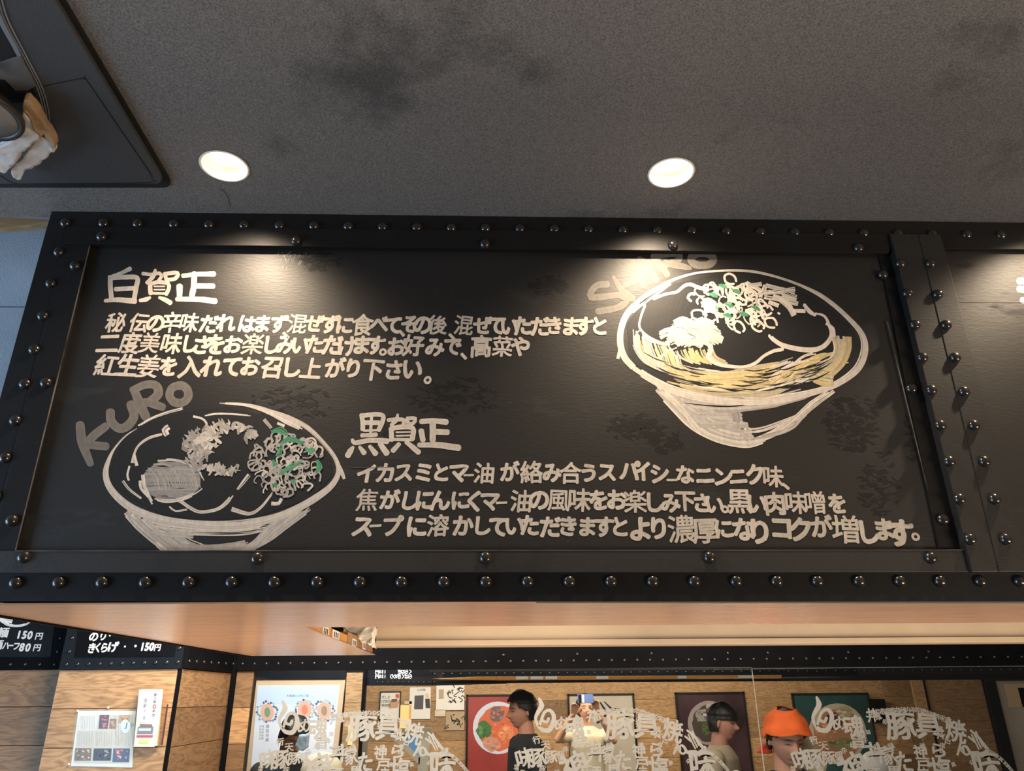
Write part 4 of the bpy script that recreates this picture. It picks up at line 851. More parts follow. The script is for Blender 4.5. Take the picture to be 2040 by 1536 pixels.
for ch, x, y, w, h, of in (('麺', 6, 1260, 24, 21, .03), ('1', 38, 1264, 19, 21, .05), ('5', 49, 1264.5, 19, 21, .05), ('0', 60, 1265, 19, 21, .05), ('円', 78, 1267, 16, 15, .03),
                           ('麺', -4, 1284, 20, 20, .03), ('ハ', 12, 1286, 14, 17, .04), ('ー', 22, 1286, 11, 14, .05), ('フ', 33, 1287, 15, 17, .04), ('8', 44, 1289, 19, 21, .05), ('0', 56, 1289.5, 19, 21, .05), ('円', 74, 1290, 16, 15, .03)):
    L.text(ch, x, y, w, h, WH, of, 0, 0, 0.04)
for d, w in (([(-10, 1228), (10, 1242), (30, 1247), (50, 1244), (66, 1234)], [8, 7, 5, 5, 3]), ([(-8, 1222), (8, 1234), (24, 1240)], 8), ([(8, 1226), (30, 1232), (52, 1232)], 4)): L.dry(d, w, WH, 4, .95)
L.build('lettering', M['paint'], bA)
bB = band('riveted fascia board on the pillar with white brush lettering ending in 150 yen', (xBl + 0.001, Y_B - 0.012, zBb), (xBr, Y_B, zBb + 0.5), 'bandgrey'); iv = pinv(bB)
for i in range(11): rv(bB, iv, 132.5 + i * 22.2, 1323.5 - i * 0.45, Y_B - 0.012)
for q in ((144, 1271), (138, 1298), (149, 1247), (358, 1291)): rv(bB, iv, q[0], q[1], Y_B - 0.012)
slab('menu_panel', [(160, 1215), (358, 1250), (347, 1308), (148, 1310)], Y_B - 0.0145, 0.003, M['bandblk'], bB)
L = Flat(Y_B - 0.0150)
for ch, x, y, w, h, of in (('の', 187, 1268, 20, 21, .04), ('り', 206, 1266, 17, 21, .04), ('・', 219, 1266, 14, 14, .03), ('・', 243, 1264, 14, 14, .03), ('き', 183, 1291, 18, 22, .04), ('く', 195.5, 1290, 15, 21, .04), ('ら', 208, 1290, 17, 21, .04), ('げ', 225, 1288.5, 22, 22, .04),
                           ('・', 249, 1288, 14, 14, .03), ('・', 270, 1287, 16, 16, .05), ('1', 284, 1288, 18, 21, .05), ('5', 293, 1288, 18, 21, .05), ('0', 302.5, 1288, 18, 21, .05), ('円', 314, 1289.5, 14, 15, .03)):
    L.text(ch, x, y, w, h, WH, of, 0, 0, 0.05)
L.build('lettering', M['paint'], bB)
# fascia on the side face of the pillar
bS = empty('riveted_fascia', (xBr, 3.8, zBb), 'short black riveted fascia on the shaded side face of the pillar', 'fascia')
zS_ = P(420, 1336, 3.85).z
box('board', (xBr, Y_B + 0.013, zS_), (xBr + 0.01, YB - 0.035, zS_ + 0.5), M['bandblk'], bS)
for i in range(7):
    p = PX(377 + i * 14.6, 1317 + i * 0.9, xBr + 0.01); o = bpy.data.objects.new('rivet', RIVS); C.objects.link(o); o.location = p; o.rotation_euler = (0, 0, math.pi / 2); o.parent = bS; o.matrix_parent_inverse = pinv(bS)
# long fascia over the glass
bF = empty('riveted_fascia', P(1000, 1330, YB - 0.03), 'long black riveted fascia running over the lettered glass', 'fascia')
slab('board', [(470, 1150), (2400, 1150), (2400, 1322), (471, 1336.5)], YB - 0.03, 0.024, M['bandblk'], bF)
iv = pinv(bF); x = 483; n = 0
while x < 2080:
    t = (x - 483) / 1530; rv(bF, iv, x, 1322.3 - 14.0 * t, YB - 0.03); x += 23.7 + 3.6 * t; n += 1
for q in ((1003, 1305), (1150, 1303), (1298, 1302), (1450, 1301), (1530, 1300.5), (1690, 1299), (1850, 1298)): rv(bF, iv, *q, YB - 0.03)

# ================================================================ NOTICES ON THE PILLAR
ns = empty('clear_notice_sleeve', P(205, 1470, Y_B - 0.004), 'clear plastic sleeve with a printed article pinned to the pillar', 'notice')
slab('page', [(156, 1416), (271, 1416), (263, 1529), (141, 1526)], Y_B - 0.003, 0.002, M['sheet'], ns, 0)
random.seed(4)
L = Flat(Y_B - 0.0032)
def column(x0, y0, x1, y1, n, c=(0.30, 0.28, 0.26)):
    for i in range(n):
        xx = x0 + (x1 - x0) * (i + .5) / n; yy = y0
        while yy < y1 - 1.5:
            l = random.uniform(2, 6); L.poly([(xx - .45, yy), (xx + .45, yy), (xx + .3, min(y1, yy + l)), (xx - .6, min(y1, yy + l))], tint(c, random.uniform(.7, 1.6))); yy += l + 1.2
def photo(x0, y0, x1, y1, cols, lean=-1.5):
    L.poly([(x0, y0), (x1, y0), (x1 + lean, y1), (x0 + lean, y1)], cols[0])
    for i in range(16):
        cx = random.uniform(x0 + 3, x1 - 4); cy = random.uniform(y0 + 3, y1 - 3); r = random.uniform(1.0, 2.8)
        L.poly([(cx + r * math.cos(a * 1.05), cy + r * .8 * math.sin(a * 1.05)) for a in range(6)], random.choice(cols[1:]))
L.poly([(157, 1424), (266, 1424), (258, 1521), (147, 1520)], (0.63, 0.58, 0.53))
L.poly([(157, 1424), (196, 1424), (191, 1455), (155, 1455)], (0.72, 0.70, 0.70))
column(160, 1427, 190, 1453, 9); column(154, 1458, 187, 1487, 10); column(190, 1458, 224, 1487, 10); column(228, 1452, 258, 1485, 9); column(226, 1426, 238, 1450, 3)
photo(199, 1424, 218, 1452, [(0.10, 0.10, 0.14), (0.6, 0.12, 0.12), (0.5, 0.3, 0.2), (0.7, 0.15, 0.2)], -3)
photo(219, 1432, 232, 1452, [(0.30, 0.18, 0.14), (0.55, 0.4, 0.33), (0.25, 0.3, 0.2)])
photo(150, 1490.5, 183, 1515.5, [(0.22, 0.17, 0.14), (0.65, 0.5, 0.42), (0.15, 0.1, 0.1), (0.7, 0.6, 0.5)], -2)
photo(187, 1491, 223, 1515.5, [(0.10, 0.13, 0.17), (0.4, 0.4, 0.42), (0.05, 0.05, 0.07)], -2)
photo(226, 1491, 259, 1518, [(0.13, 0.18, 0.28), (0.75, 0.25, 0.18), (0.8, 0.5, 0.4)], -2)
photo(238, 1424, 260, 1440, [(0.45, 0.38, 0.3), (0.75, 0.6, 0.2), (0.7, 0.15, 0.12), (0.25, 0.3, 0.1)])
L.poly([(250 + 9.5 * math.cos(a * .4), 1447 + 14 * math.sin(a * .4)) for a in range(16)], (0.62, 0.78, 0.80))
L.text('J', 251.5, 1444, 14, 14, (0.15, 0.2, 0.25), .02); L.text('い', 264, 1444, 7, 9, (0.15, 0.17, 0.2), .02)
L.build('article', M['print'], ns)
slab('sleeve', [(152, 1412.5), (274, 1412.5), (266, 1531), (138, 1529)], Y_B - 0.0042, 0.0006, M['sleeve'], ns, 0)
def hblob(name, px, py, Y, r, m, parent):
    bm = bmesh.new(); bmesh.ops.create_uvsphere(bm, u_segments=12, v_segments=8, radius=r, matrix=Matrix.Translation(P(px, py, Y))); return from_bm(name, bm, m, parent, True)
for q in ((215.5, 1410), (155, 1417), (137, 1523)): hblob('pin', *q, Y_B - 0.006, 0.005, M['sheet'], ns)
bp_ = empty('brochure_holder', P(298, 1490, Y_B - 0.02), 'clear pocket holding a stack of tall white brochures beside the article', 'brochures')
slab('brochure', [(277, 1374), (321, 1374), (307, 1488), (266, 1488)], Y_B - 0.035, 0.004, M['sheet'], bp_)
slab('brochure', [(281, 1373.5), (323.5, 1373.5), (311, 1486), (270, 1486)], Y_B - 0.028, 0.01, M['sheet'], bp_)
slab('brochure', [(285, 1376), (322, 1376), (315, 1486), (275, 1486)], Y_B - 0.016, 0.012, M['clothtan'], bp_)
slab('pocket', [(271, 1402), (326, 1402), (317, 1491), (262, 1491)], Y_B - 0.037, 0.001, M['sleeve'], bp_, 0)
L = Flat(Y_B - 0.0356)
INK = (0.14, 0.17, 0.22)
L.poly([(281, 1377), (300, 1377), (291, 1438), (279, 1438)], (0.78, 0.82, 0.86))
for ch, x, y in (('一', 291, 1389), ('国', 290, 1395), ('の', 289.5, 1401), ('軒', 289, 1407), ('て', 288, 1416), ('る', 287, 1430)): L.text(ch, x, y, 7, 7, INK, .02)
for ch, x, y in (('宮', 309.5, 1384), ('人', 309, 1391), ('前', 308.5, 1398), ('お', 306.5, 1416), ('土', 306, 1424)): L.text(ch, x, y, 6.5, 6.5, INK, .02)
L.poly([(307.7 + 3.6 * math.cos(a * .5), 1407.5 + 4.4 * math.sin(a * .5)) for a in range(13)], (0.72, 0.12, 0.14)); L.poly([(307.7 + 1.8 * math.cos(a * .5), 1407.5 + 2.3 * math.sin(a * .5)) for a in range(13)], (0.8, 0.6, 0.6))
L.poly([(275, 1448), (306, 1448), (304, 1462), (273, 1462)], (0.22, 0.28, 0.36)); L.poly([(279, 1442), (303, 1443), (304, 1449), (278, 1449)], (0.28, 0.2, 0.18)); L.poly([(277, 1451), (301, 1451), (300, 1456), (276, 1456)], (0.85, 0.86, 0.9))
L.poly([(272.5, 1464.5), (305, 1464.5), (304, 1469), (272, 1469)], (0.68, 0.10, 0.18)); L.poly([(278, 1475), (296, 1475), (295.5, 1480), (277, 1480)], (0.85, 0.80, 0.20))
L.build('brochure_print', M['print'], bp_)
pen = from_bm('pen', prism_bm([P(332, 1403, Y_B - 0.02), P(334.5, 1403, Y_B - 0.02), P(323, 1484, Y_B - 0.02), P(320, 1484, Y_B - 0.02)], (0, 0.008, 0), 0.002), mat('pen_purple', (0.10, 0.03, 0.05), 0.25))
tag(pen, 'slim dark purple pen standing beside the brochures on the pillar', 'pen')

# ================================================================ LETTERED MIRROR GLASS, BUILT AS CLEAR PANES
XG1 = P(1497.5, 1331, YB).x; zG = P(1000, 1330, YB).z + 0.02
GLZ = []
for i, (a, b, lab) in enumerate(((XG0 + 0.002, XG1 - 0.001, 'wide glass pane with frosted brush lettering below the long riveted fascia'), (XG1 + 0.001, 3.2, 'glass pane beyond the upright joint, lettered over the person in orange headband'))):
    g = empty('glass_pane', ((a + b) / 2, YB, 1.03), lab, 'window')
    box('pane', (a, YB - 0.002, 1.021), (b, YB + 0.003, zG), M['glass'], g, 0)
    GLZ.append(g)
M['glassedge'] = mat('glass_edge', (0.30, 0.30, 0.29), 0.3)
slab('edge', [(900, 1331.2), (1497, 1329.6), (1497, 1330.6), (900, 1332.2)], YB - 0.0045, 0.002, M['glassedge'], GLZ[0], 0)
slab('edge', [(1499, 1331.5), (2300, 1324.0), (2300, 1325.0), (1499, 1332.5)], YB - 0.0045, 0.002, M['glassedge'], GLZ[1], 0)
slab('edge', [(1496.8, 1330), (1498.4, 1330), (1524.2, 1540), (1522.4, 1540)], YB - 0.0045, 0.002, M['glassedge'], GLZ[1], 0)
# frosted calligraphy: the same dome-shaped collage three times
ET = (0.50, 0.49, 0.44)
def decal(ox, oy, s, parent, seed):
    random.seed(seed); L = Flat(YB - 0.003, 6e-6)
    def T2(x, y): return (ox + x * s, oy + y * s)
    def t(ch, x, y, w, h=None, rot=0.0, off=0.035): px, py = T2(x, y); L.text(ch, px, py, w * s, (h or w) * s, ET, off, rot, 0.03)
    def st(pts, w): L.stroke([T2(*p) for p in pts], [q * s for q in w] if isinstance(w, list) else w * s, ET, 0.06)
    # tall flame-like white character
    st([(-9, -36), (-4, -22), (-10, -10), (-16, 4), (-12, 18)], [4, 11, 9, 6, 5]); st([(-12, 18), (-4, 26), (10, 28), (18, 16), (20, -2), (12, -12), (2, -8), (-4, 6), (-8, 18)], [5, 8, 10, 9, 8, 7, 6, 6, 5]); st([(-3, 8), (6, 12), (10, 4)], 6)
    big = [('め', 34, 14, 34, 34, .2), ('行', -14, 47, 18, 18, .2), ('天', 4, 57, 20, 20, .1), ('味', -38, 82, 40, 46, .25), ('豚', -14, 82, 44, 44, .1), ('豚', 14, 80, 30, 30, 0), ('個', 34, 78, 18, 22, .2),
           ('魂', 62, 20, 44, 48, 0), ('旨', 70, 48, 34, 32, 0), ('神', 62, 98, 62, 62, .35), ('井', 104, 70, 46, 48, 0), ('井', 97, -1, 26, 30, 0), ('家', 130, 76, 30, 40, .2), ('豚', 152, 18, 66, 62, 0), ('具', 206, 18, 60, 56, 0), ('焼', 258, 28, 44, 52, -.25),
           ('神', 190, 68, 30, 30, 0), ('戸', 196, 92, 32, 30, 0), ('た', 158, 88, 40, 50, 0), ('ら', 224, 66, 38, 34, 0), ('赤', 198, 112, 26, 30, 0), ('塩', 230, 100, 44, 48, 0), ('ん', 270, 62, 34, 34, 0), ('味', 316, 92, 60, 70, 0), ('井', 228, 34, 20, 24, 0), ('黒', 140, 108, 30, 30, 0), ('麺', 100, 112, 34, 30, 0)]
    for ch, x, y, w, h, r in big: t(ch, x, y, w * .92, h * .92, r, 0.026)
    for pts, w in (([(286, 28), (300, 40), (312, 56), (318, 66), (304, 74), (286, 72)], [4, 5, 6, 7, 8, 6]), ([(288, 36), (302, 64)], 3), ([(292, 33), (306, 62)], 3), ([(296, 30), (309, 58)], 3), ([(282, 40), (294, 50)], 4), ([(286, 72), (276, 58), (262, 66)], [6, 5, 4])): st(pts, w)
    chars = '豚旨味塩神戸赤黒魂家麺丼和風辛井口力'
    # small characters along the dome outline and filling the gaps
    def inside(x, y):
        if x < 66: return y > 48 + (-x * 0.9 if x < 0 else 0)
        if x < 240: return y > -4
        return y > -4 + (x - 240) * 0.95
    for i in range(62):
        x = random.uniform(-66, 350); y = random.uniform(-8, 130)
        if inside(x, y) and not (x < 60 and y < 40):
            q = random.uniform(9, 14); t(random.choice(chars), x, y, q, q * random.uniform(.9, 1.3), random.uniform(-.4, .4), 0.022)
    for i in range(16): t(random.choice(chars), 100 + i * 9.6, -6 - 5 * math.sin(i / 15 * 3.14) + (max(0, i - 9)) * 2.6, 12, 13, -.1 - i * .02, 0.02)
    for i in range(13): # trail of small characters
        x = 318 + i * 4.4; y = 66 + i * 1.8 + (i * 0.42) ** 2 ; t(random.choice(chars), x, y, 8, 8, -.4 - i * .06, 0.03)
    for i in range(10): t(random.choice(chars), -74 - i * 5, 118 + i * 2, 10, 12, .3, 0.04)
    px, py = T2(383, 118)
    L.stroke([(px - 6 * s, py - 8 * s), (px + 6 * s, py - 8 * s), (px + 6 * s, py + 10 * s), (px - 6 * s, py + 10 * s)], 2.2 * s, ET, 0, False, True); t('印', 383, 119, 10, 13, 0, 0.03)
    t('豚', 383, 137, 12, 12, 0, 0.04)
    o = L.build('frosted_lettering', M['etch'], parent); return o
decal(572, 1432, 0.98, GLZ[0], 31); decal(1083, 1427, 1.0, GLZ[0], 31); decal(1636, 1426, 1.04, GLZ[1], 31)

# ================================================================ REFLECTED ROOM, BUILT SOLID BEHIND THE CLEAR PANES
YV, YW = 5.65, 9.3
wf = box('wall_far', (-4.5, YW, 0), (6, YW + 0.06, 2.4), M['dark']); wf['kind'] = 'structure'
cf = box('ceiling', (-4.5, YB + 0.32, ZC), (6, YW + 0.1, ZC + 0.02), M['ceiling']); cf['kind'] = 'structure'
random.seed(8)
zt = P(1300, 1352, YW).z; rowsz = [zt + 0.06, P(1300, 1393, YW).z, P(1300, 1432, YW).z, P(1300, 1471, YW).z, P(1300, 1510, YW).z, P(1300, 1549, YW).z, 0.6, 0.3, 0.05]
js = [[P(x, 1390, YW).x for x in xs] for xs in ((1333, 1760), (900, 1150, 1640), (1060, 1450, 1900), (980, 1330, 1800), (880, 1240, 1640), (1060, 1500), (900, 1300), (1200,))]
XW0 = P(729, 1400, YW).x
planks(wf, XW0, 5.9, YW, rowsz, 'plank', 'plankd', 0.014, js)
# mirror image of the riveted sign box, built solid: fascia, wooden underside with cards
vb = empty('riveted_fascia', P(1400, 1345, YV), 'thin black riveted fascia seen through the glass over a wooden strip', 'fascia')
slab('board', [(858, 1300), (2400, 1290), (2400, 1338), (1700, 1343), (1557, 1344.5), (950, 1347.5), (860, 1351.5)], YV, 0.04, M['bandgrey'], vb)
iv = pinv(vb); x = 866
while x < 2070: rv(vb, iv, x, 1342.6 - (x - 866) * 0.0082, YV); x += 17.4 + 2.4 * (x - 866) / 1200
zv = P(1200, 1347, YV).z
def vq(n, q, Yv, m, parent, t=0.01, bev=0): return slab(n, q, Yv, t, M[m], parent, bev)
vq('wood_strip', [(955, 1348), (1557, 1345), (1557, 1351.5), (1000, 1355.5), (870, 1353)], YV + 0.3, 'card', vb)
for a, b in ((1028, 1052), (1057, 1082), (1087, 1110), (1188, 1212), (1350, 1368), (1471, 1500)): vq('card', [(a, 1348.0 - (a - 1000) * .005), (b, 1348.0 - (b - 1000) * .005), (b, 1354 - (b - 1000) * .006), (a, 1354 - (a - 1000) * .006)], YV + 0.296, 'sheet', vb, 0.003)
vq('rear_edge', [(870, 1353), (1000, 1355), (1557, 1351), (1557, 1340), (2400, 1330), (2400, 1350), (1700, 1356), (1000, 1361), (870, 1361)], YV + 0.34, 'bandgrey', vb)
# mirrored menu fascia
vm = empty('menu_fascia', P(800, 1360, YV + 0.5), 'blue-black menu fascia with mirrored white lettering above the small notices', 'menu')
vq('board', [(728, 1325), (861, 1325), (861, 1366), (728, 1366)], YV + 0.5, 'bandgrey', vm, 0.02)
vq('board', [(861, 1352), (1010, 1356), (1010, 1362), (861, 1366)], YV + 0.51, 'bandgrey', vm, 0.02)
L = Flat(YV + 0.4995)
for j, yy in enumerate((1338, 1347.5)):
    for ch, x in (('円', 751), ('0', 757), ('5', 762), ('1', 767), ): L.text(ch, x, yy, 8, 9, WH, .05, 0, 0, 0, True)
    for i, ch in enumerate('ぎねらく' if j == 0 else 'りのぎくばら'): L.text(ch, 796 + i * 7 if j == 0 else 780 + i * 7.5, yy, 9, 10, WH, .05, 0, 0, 0, True)
L.build('lettering', M['white'], vm)
iv = pinv(vm)
for i in range(12): rv(vm, iv, 752 + i * 10.3, 1359.2, YV + 0.5)
# framed poster with three bowls at the side
YP = 6.1
pl = empty('poster', P(595, 1360, YP), 'bright white poster with three small round bowls in a cream frame', 'poster')
vq('frame', [(510, 1353), (688, 1353), (665, 1570), (487, 1570)], YP, 'creamframe', pl, 0.02, 0.002)
vq('sheet', [(513.5, 1366), (677, 1364), (655, 1570), (496, 1570)], YP - 0.003, 'poster_blue' if 'poster_blue' in M else 'sheet', pl, 0.003)
M['pillarwood'] = M['plank']
L = Flat(YP - 0.0035)
L.poly([(514, 1367), (676, 1365), (671, 1402), (511, 1404)], (0.60, 0.72, 0.92)); L.poly([(511, 1404), (671, 1402), (668, 1440), (508, 1440)], (0.68, 0.78, 0.93)); L.poly([(508, 1440), (668, 1440), (652, 1570), (498, 1570)], (0.80, 0.82, 0.88))
for cx, cy, c2 in ((532.5, 1419, (0.20, 0.35, 0.22)), (607, 1414, (0.75, 0.25, 0.15)), (646, 1416, (0.35, 0.28, 0.2))):
    for i in range(26):
        a = i * 6.283 / 26; r = 18 + random.uniform(-2, 4); L.poly([(cx + r * math.cos(a) + 3 * math.cos(q * 1.57), cy + r * math.sin(a) + 3 * math.sin(q * 1.57)) for q in range(4)], random.choice([(0.3, 0.3, 0.32), (0.12, 0.12, 0.14), (0.5, 0.5, 0.5)]))
    L.poly([(cx + 14 * math.cos(a * .4), cy + 17 * math.sin(a * .4)) for a in range(16)], (0.80, 0.45, 0.33))
    L.poly([(cx + 6 * math.cos(a * .4), cy + 10 * math.sin(a * .4)) for a in range(16)], c2)
for i, ch in enumerate('大黒屋らの味三選'): L.text(ch, 573 + i * 5.6, 1386, 5.5, 5.5, (0.25, 0.3, 0.45), .02)
for x_, n_ in ((519, 5), (524, 5), (533, 4)):
    for i in range(n_): L.text(random.choice('風味辛旨黒赤白'), x_ - i * .3, 1447 + i * (6 if x_ < 530 else 9), 5 if x_ < 530 else 8, 5 if x_ < 530 else 8, (0.35, 0.33, 0.33), .02)
L.build('poster_print', M['print'], pl)
fe = empty('dark_fascia', P(598, 1352, YP - 0.02), 'plain dark fascia directly over the cream-framed white poster', 'fascia')
vq('board', [(509, 1325), (688, 1325), (688, 1352), (509, 1353)], YP - 0.02, 'bandgrey', fe, 0.018)
# slim oak pier between the poster and the plank wall
pr = empty('oak_pier', P(707, 1500, YP), 'narrow oak-clad pier beside the bright poster, black strip along its edge', 'pillar')
xa, xb = P(690.5, 1345, YP).x, P(723.5, 1345, YP).x
zz = [zG + 0.02, P(700, 1400, YP).z, P(700, 1456, YP).z, P(700, 1512, YP).z, P(700, 1570, YP).z, 0.6, 0.3, 0.02]
planks(pr, xa, xb, YP + 0.01, zz, 'plank', 'plankd', 0.012)
box('corner_strip', (xb, YP - 0.01, 0.02), (xb + 0.022, YP + 0.03, zG + 0.05), M['bandblk'], pr)

def rect(x0, x1, y0, h, Y): # world-upright rectangle from two picture columns and a top row
    a = P(x0, y0, Y); b = P(x1, y0, Y); return a.x, b.x, (a.z + b.z) / 2, (a.z + b.z) / 2 - h
def poster(name, label, cat, x0, x1, y0, h, fm, sm, fw=0.022):
    X0, X1, zt_, zb_ = rect(x0, x1, y0, h, YW - 0.04)
    o = empty(name, ((X0 + X1) / 2, YW - 0.04, zb_), label, cat)
    if fm:
        for lo, hi in (((X0, zt_ - fw), (X1, zt_)), ((X0, zb_), (X1, zb_ + fw)), ((X0, zb_), (X0 + fw, zt_)), ((X1 - fw, zb_), (X1, zt_))):
            box('frame', (lo[0], YW - 0.045, lo[1]), (hi[0], YW - 0.018, hi[1]), M[fm], o, 0.003)
    box('sheet', (X0 + 0.003, YW - 0.03, zb_ + 0.003), (X1 - 0.003, YW - 0.02, zt_ - 0.003), sm, o, 0)
    return o
M['redsheet'] = mat('poster_red', (0.33, 0.045, 0.04), 0.35, var=0.15, vscale=3); M['greensheet'] = mat('poster_green', (0.025, 0.075, 0.075), 0.3, var=0.3, vscale=3)
M['darksheet'] = mat('poster_dark', (0.045, 0.022, 0.028), 0.3, var=0.5, vscale=4); M['greysheet'] = mat('poster_grey', (0.50, 0.45, 0.38), 0.6, var=0.08, vscale=5)
def bowlprint(o, cx, cy, r, soup, dabs, rim=(0.62, 0.62, 0.70)):
    L = Flat(YW - 0.0305, 8e-6); el = lambda a, b, rx, ry, c, n=28, w=0: L.poly([(a + rx * (1 + random.uniform(-w, w)) * math.cos(i * 6.2832 / n), b + ry * (1 + random.uniform(-w, w)) * math.sin(i * 6.2832 / n)) for i in range(n)], c)
    el(cx, cy, r, r * 1.05, rim); el(cx + 2, cy + 1, r * .84, r * .9, soup, 28, .04)
    for dx, dy, rx, ry, c in dabs:
        el(cx + dx * r, cy + dy * r, rx * r, ry * r, c, 16, .18)
        for i in range(7): el(cx + dx * r + random.uniform(-.7, .7) * rx * r, cy + dy * r + random.uniform(-.7, .7) * ry * r, rx * r * .3, ry * r * .25, tint(c, random.uniform(.5, 1.8)), 8, .3)
    for i in range(30): a = random.uniform(0, 6.28); q = random.random() ** .5 * r * .75; el(cx + q * math.cos(a), cy + q * math.sin(a), random.uniform(1.2, 4), random.uniform(1, 2.5), tint(soup, random.uniform(.6, 1.7)), 7, .3)
    L.build('bowl_print', M['print'], o)
random.seed(15)
pr1 = poster('framed_poster', 'red framed poster of a bowl behind the black-shirted person', 'poster', 929, 1053, 1383, 0.98, 'blackframe', M['redsheet'])
bowlprint(pr1, 992, 1450, 50, (0.62, 0.14, 0.06), [(-.55, .1, .3, .36, (0.06, 0.16, 0.05)), (-.05, -.55, .3, .3, (0.16, 0.11, 0.11)), (-.25, .65, .35, .3, (0.55, 0.28, 0.20)), (.3, .2, .3, .3, (0.7, 0.25, 0.12))], (0.62, 0.66, 0.80))
pr2 = poster('framed_poster', 'pale framed poster with black brush writing behind the person photographing', 'poster', 1130, 1263, 1381.5, 1.0, 'blackframe', M['greysheet'])
L = Flat(YW - 0.0305, 8e-6); BK = (0.015, 0.015, 0.015)
for pts, w in (([(1196, 1400), (1206, 1416), (1214, 1436)], [3, 5, 2]), ([(1204, 1398), (1216, 1410), (1228, 1418)], [2, 4, 3]), ([(1216, 1416), (1232, 1412), (1240, 1424)], [4, 3, 5]), ([(1202, 1428), (1210, 1422)], 5), ([(1236, 1430), (1244, 1440), (1242, 1456)], [3, 6, 3]), ([(1240, 1460), (1246, 1468)], [5, 3]), ([(1190, 1440), (1200, 1434)], 4)): L.stroke(pts, w, BK)
for pts, w, c in (([(1217, 1420), (1220, 1436)], 7, (0.65, 0.28, 0.06)), ([(1226, 1418), (1232, 1434)], 7, (0.55, 0.35, 0.12)), ([(1224, 1444), (1232, 1458)], 9, (0.65, 0.30, 0.25))): L.stroke(pts, w, c)
L.build('poster_print', M['print'], pr2)
pr3 = poster('framed_poster', 'dark framed poster of a bowl behind the beige-jacketed person', 'poster', 1344, 1483, 1378.5, 1.0, 'blackframe', M['darksheet'])
bowlprint(pr3, 1412, 1440, 42, (0.06, 0.045, 0.04), [(-.3, -.35, .3, .35, (0.30, 0.27, 0.26)), (-.1, .25, .25, .3, (0.08, 0.14, 0.04)), (.1, -.8, .25, .15, (0.45, 0.40, 0.36))], (0.32, 0.27, 0.27))
pr4 = poster('framed_poster', 'dark green framed poster of a bowl beyond the orange headband', 'poster', 1576, 1729, 1380.5, 1.0, 'blackframe', M['greensheet'])
bowlprint(pr4, 1668, 1462, 58, (0.42, 0.20, 0.10), [(-.1, -.45, .3, .3, (0.07, 0.04, 0.06)), (.25, -.75, .3, .2, (0.45, 0.38, 0.25)), (-.55, -.2, .3, .3, (0.50, 0.24, 0.12)), (.15, .35, .5, .2, (0.20, 0.22, 0.10)), (-.3, .6, .35, .2, (0.35, 0.16, 0.10))], (0.55, 0.48, 0.38))
n1 = poster('small_notice', 'small white notice with a red dot in a thin black frame', 'notice', 757, 799, 1377, 0.30, 'blackframe', M['sheet'], 0.012)
L = Flat(YW - 0.0305, 8e-6); L.poly([(791.5 + 4 * math.cos(a * .5), 1386.5 + 4.5 * math.sin(a * .5)) for a in range(13)], (0.75, 0.08, 0.10))
for i, ch in enumerate('すしそば本日味自慢'): L.text(ch, 763 + (i % 3) * 6, 1389 + (i // 3) * 8, 7, 7, (0.12, 0.14, 0.2), .02)
L.poly([(776, 1397), (796, 1395), (792, 1410), (774, 1412)], (0.55, 0.33, 0.18)); L.poly([(780, 1393), (792, 1392), (790, 1398), (779, 1399)], (0.16, 0.1, 0.06)); L.build('notice_print', M['print'], n1)
n2 = poster('hanging_print', 'white printed sheet with dark grey garment shapes on the plank wall', 'notice', 816, 859, 1368.5, 0.34, None, M['sheet'])
L = Flat(YW - 0.0305, 8e-6); L.poly([(826, 1386), (844, 1385), (843, 1413), (825, 1413)], (0.08, 0.08, 0.09)); L.poly([(847, 1392), (856, 1392), (857, 1411), (848, 1411)], (0.04, 0.05, 0.06)); L.poly([(847, 1383), (853, 1381), (855, 1392), (848, 1393)], (0.75, 0.50, 0.36))
for i, ch in enumerate('心の味'): L.text(ch, 834 + i * 5.5, 1374, 6, 6, (0.2, 0.2, 0.22), .02)
L.build('notice_print', M['print'], n2)
n3 = poster('signed_card', 'white card covered with black signatures above the round signed card', 'notice', 869, 926, 1364.5, 0.27, None, M['sheet'])
L = Flat(YW - 0.0305, 8e-6)
for i in range(14):
    x_, y_ = random.uniform(886, 922), random.uniform(1368, 1402); L.stroke([(x_, y_), (x_ + random.uniform(-8, 8), y_ + random.uniform(-8, 8)), (x_ + random.uniform(-10, 10), y_ + random.uniform(-10, 10))], 1.8, BK)
L.poly([(874, 1374), (884, 1373), (884, 1392), (874, 1393)], (0.45, 0.35, 0.28)); L.build('signature', M['print'], n3)
n4 = poster('round_signed_card', 'tan round card with a black signature left of the red poster'.replace('left of', 'beside'), 'notice', 888, 926, 1417, 0.20, None, mat('tan_card', (0.46, 0.34, 0.22), 0.7))
L = Flat(YW - 0.0305, 8e-6)
for i in range(11):
    x_, y_ = random.uniform(893, 921), random.uniform(1422, 1447); L.stroke([(x_, y_), (x_ + random.uniform(-8, 8), y_ + random.uniform(-8, 8)), (x_ + random.uniform(-9, 9), y_ + random.uniform(-9, 9))], 1.8, BK)
L.build('signature', M['print'], n4)
poster('name_card', 'small cream card under the signed white card', 'notice', 866, 888, 1413.5, 0.075, None, M['creamfab'])
poster('name_card', 'small cream card beside the garment print', 'notice', 805, 821, 1396.5, 0.035, None, M['creamfab'])
box('wall_speaker', (P(1738, 1394, YW - .1).x, YW - 0.12, P(1738, 1440, YW - .1).z), (P(1761, 1394, YW - .1).x, YW - 0.015, P(1738, 1393, YW - .1).z), M['bandblk'])
tag(bpy.data.objects['wall_speaker'], 'small black box speaker on the plank wall beside the green poster', 'speaker')
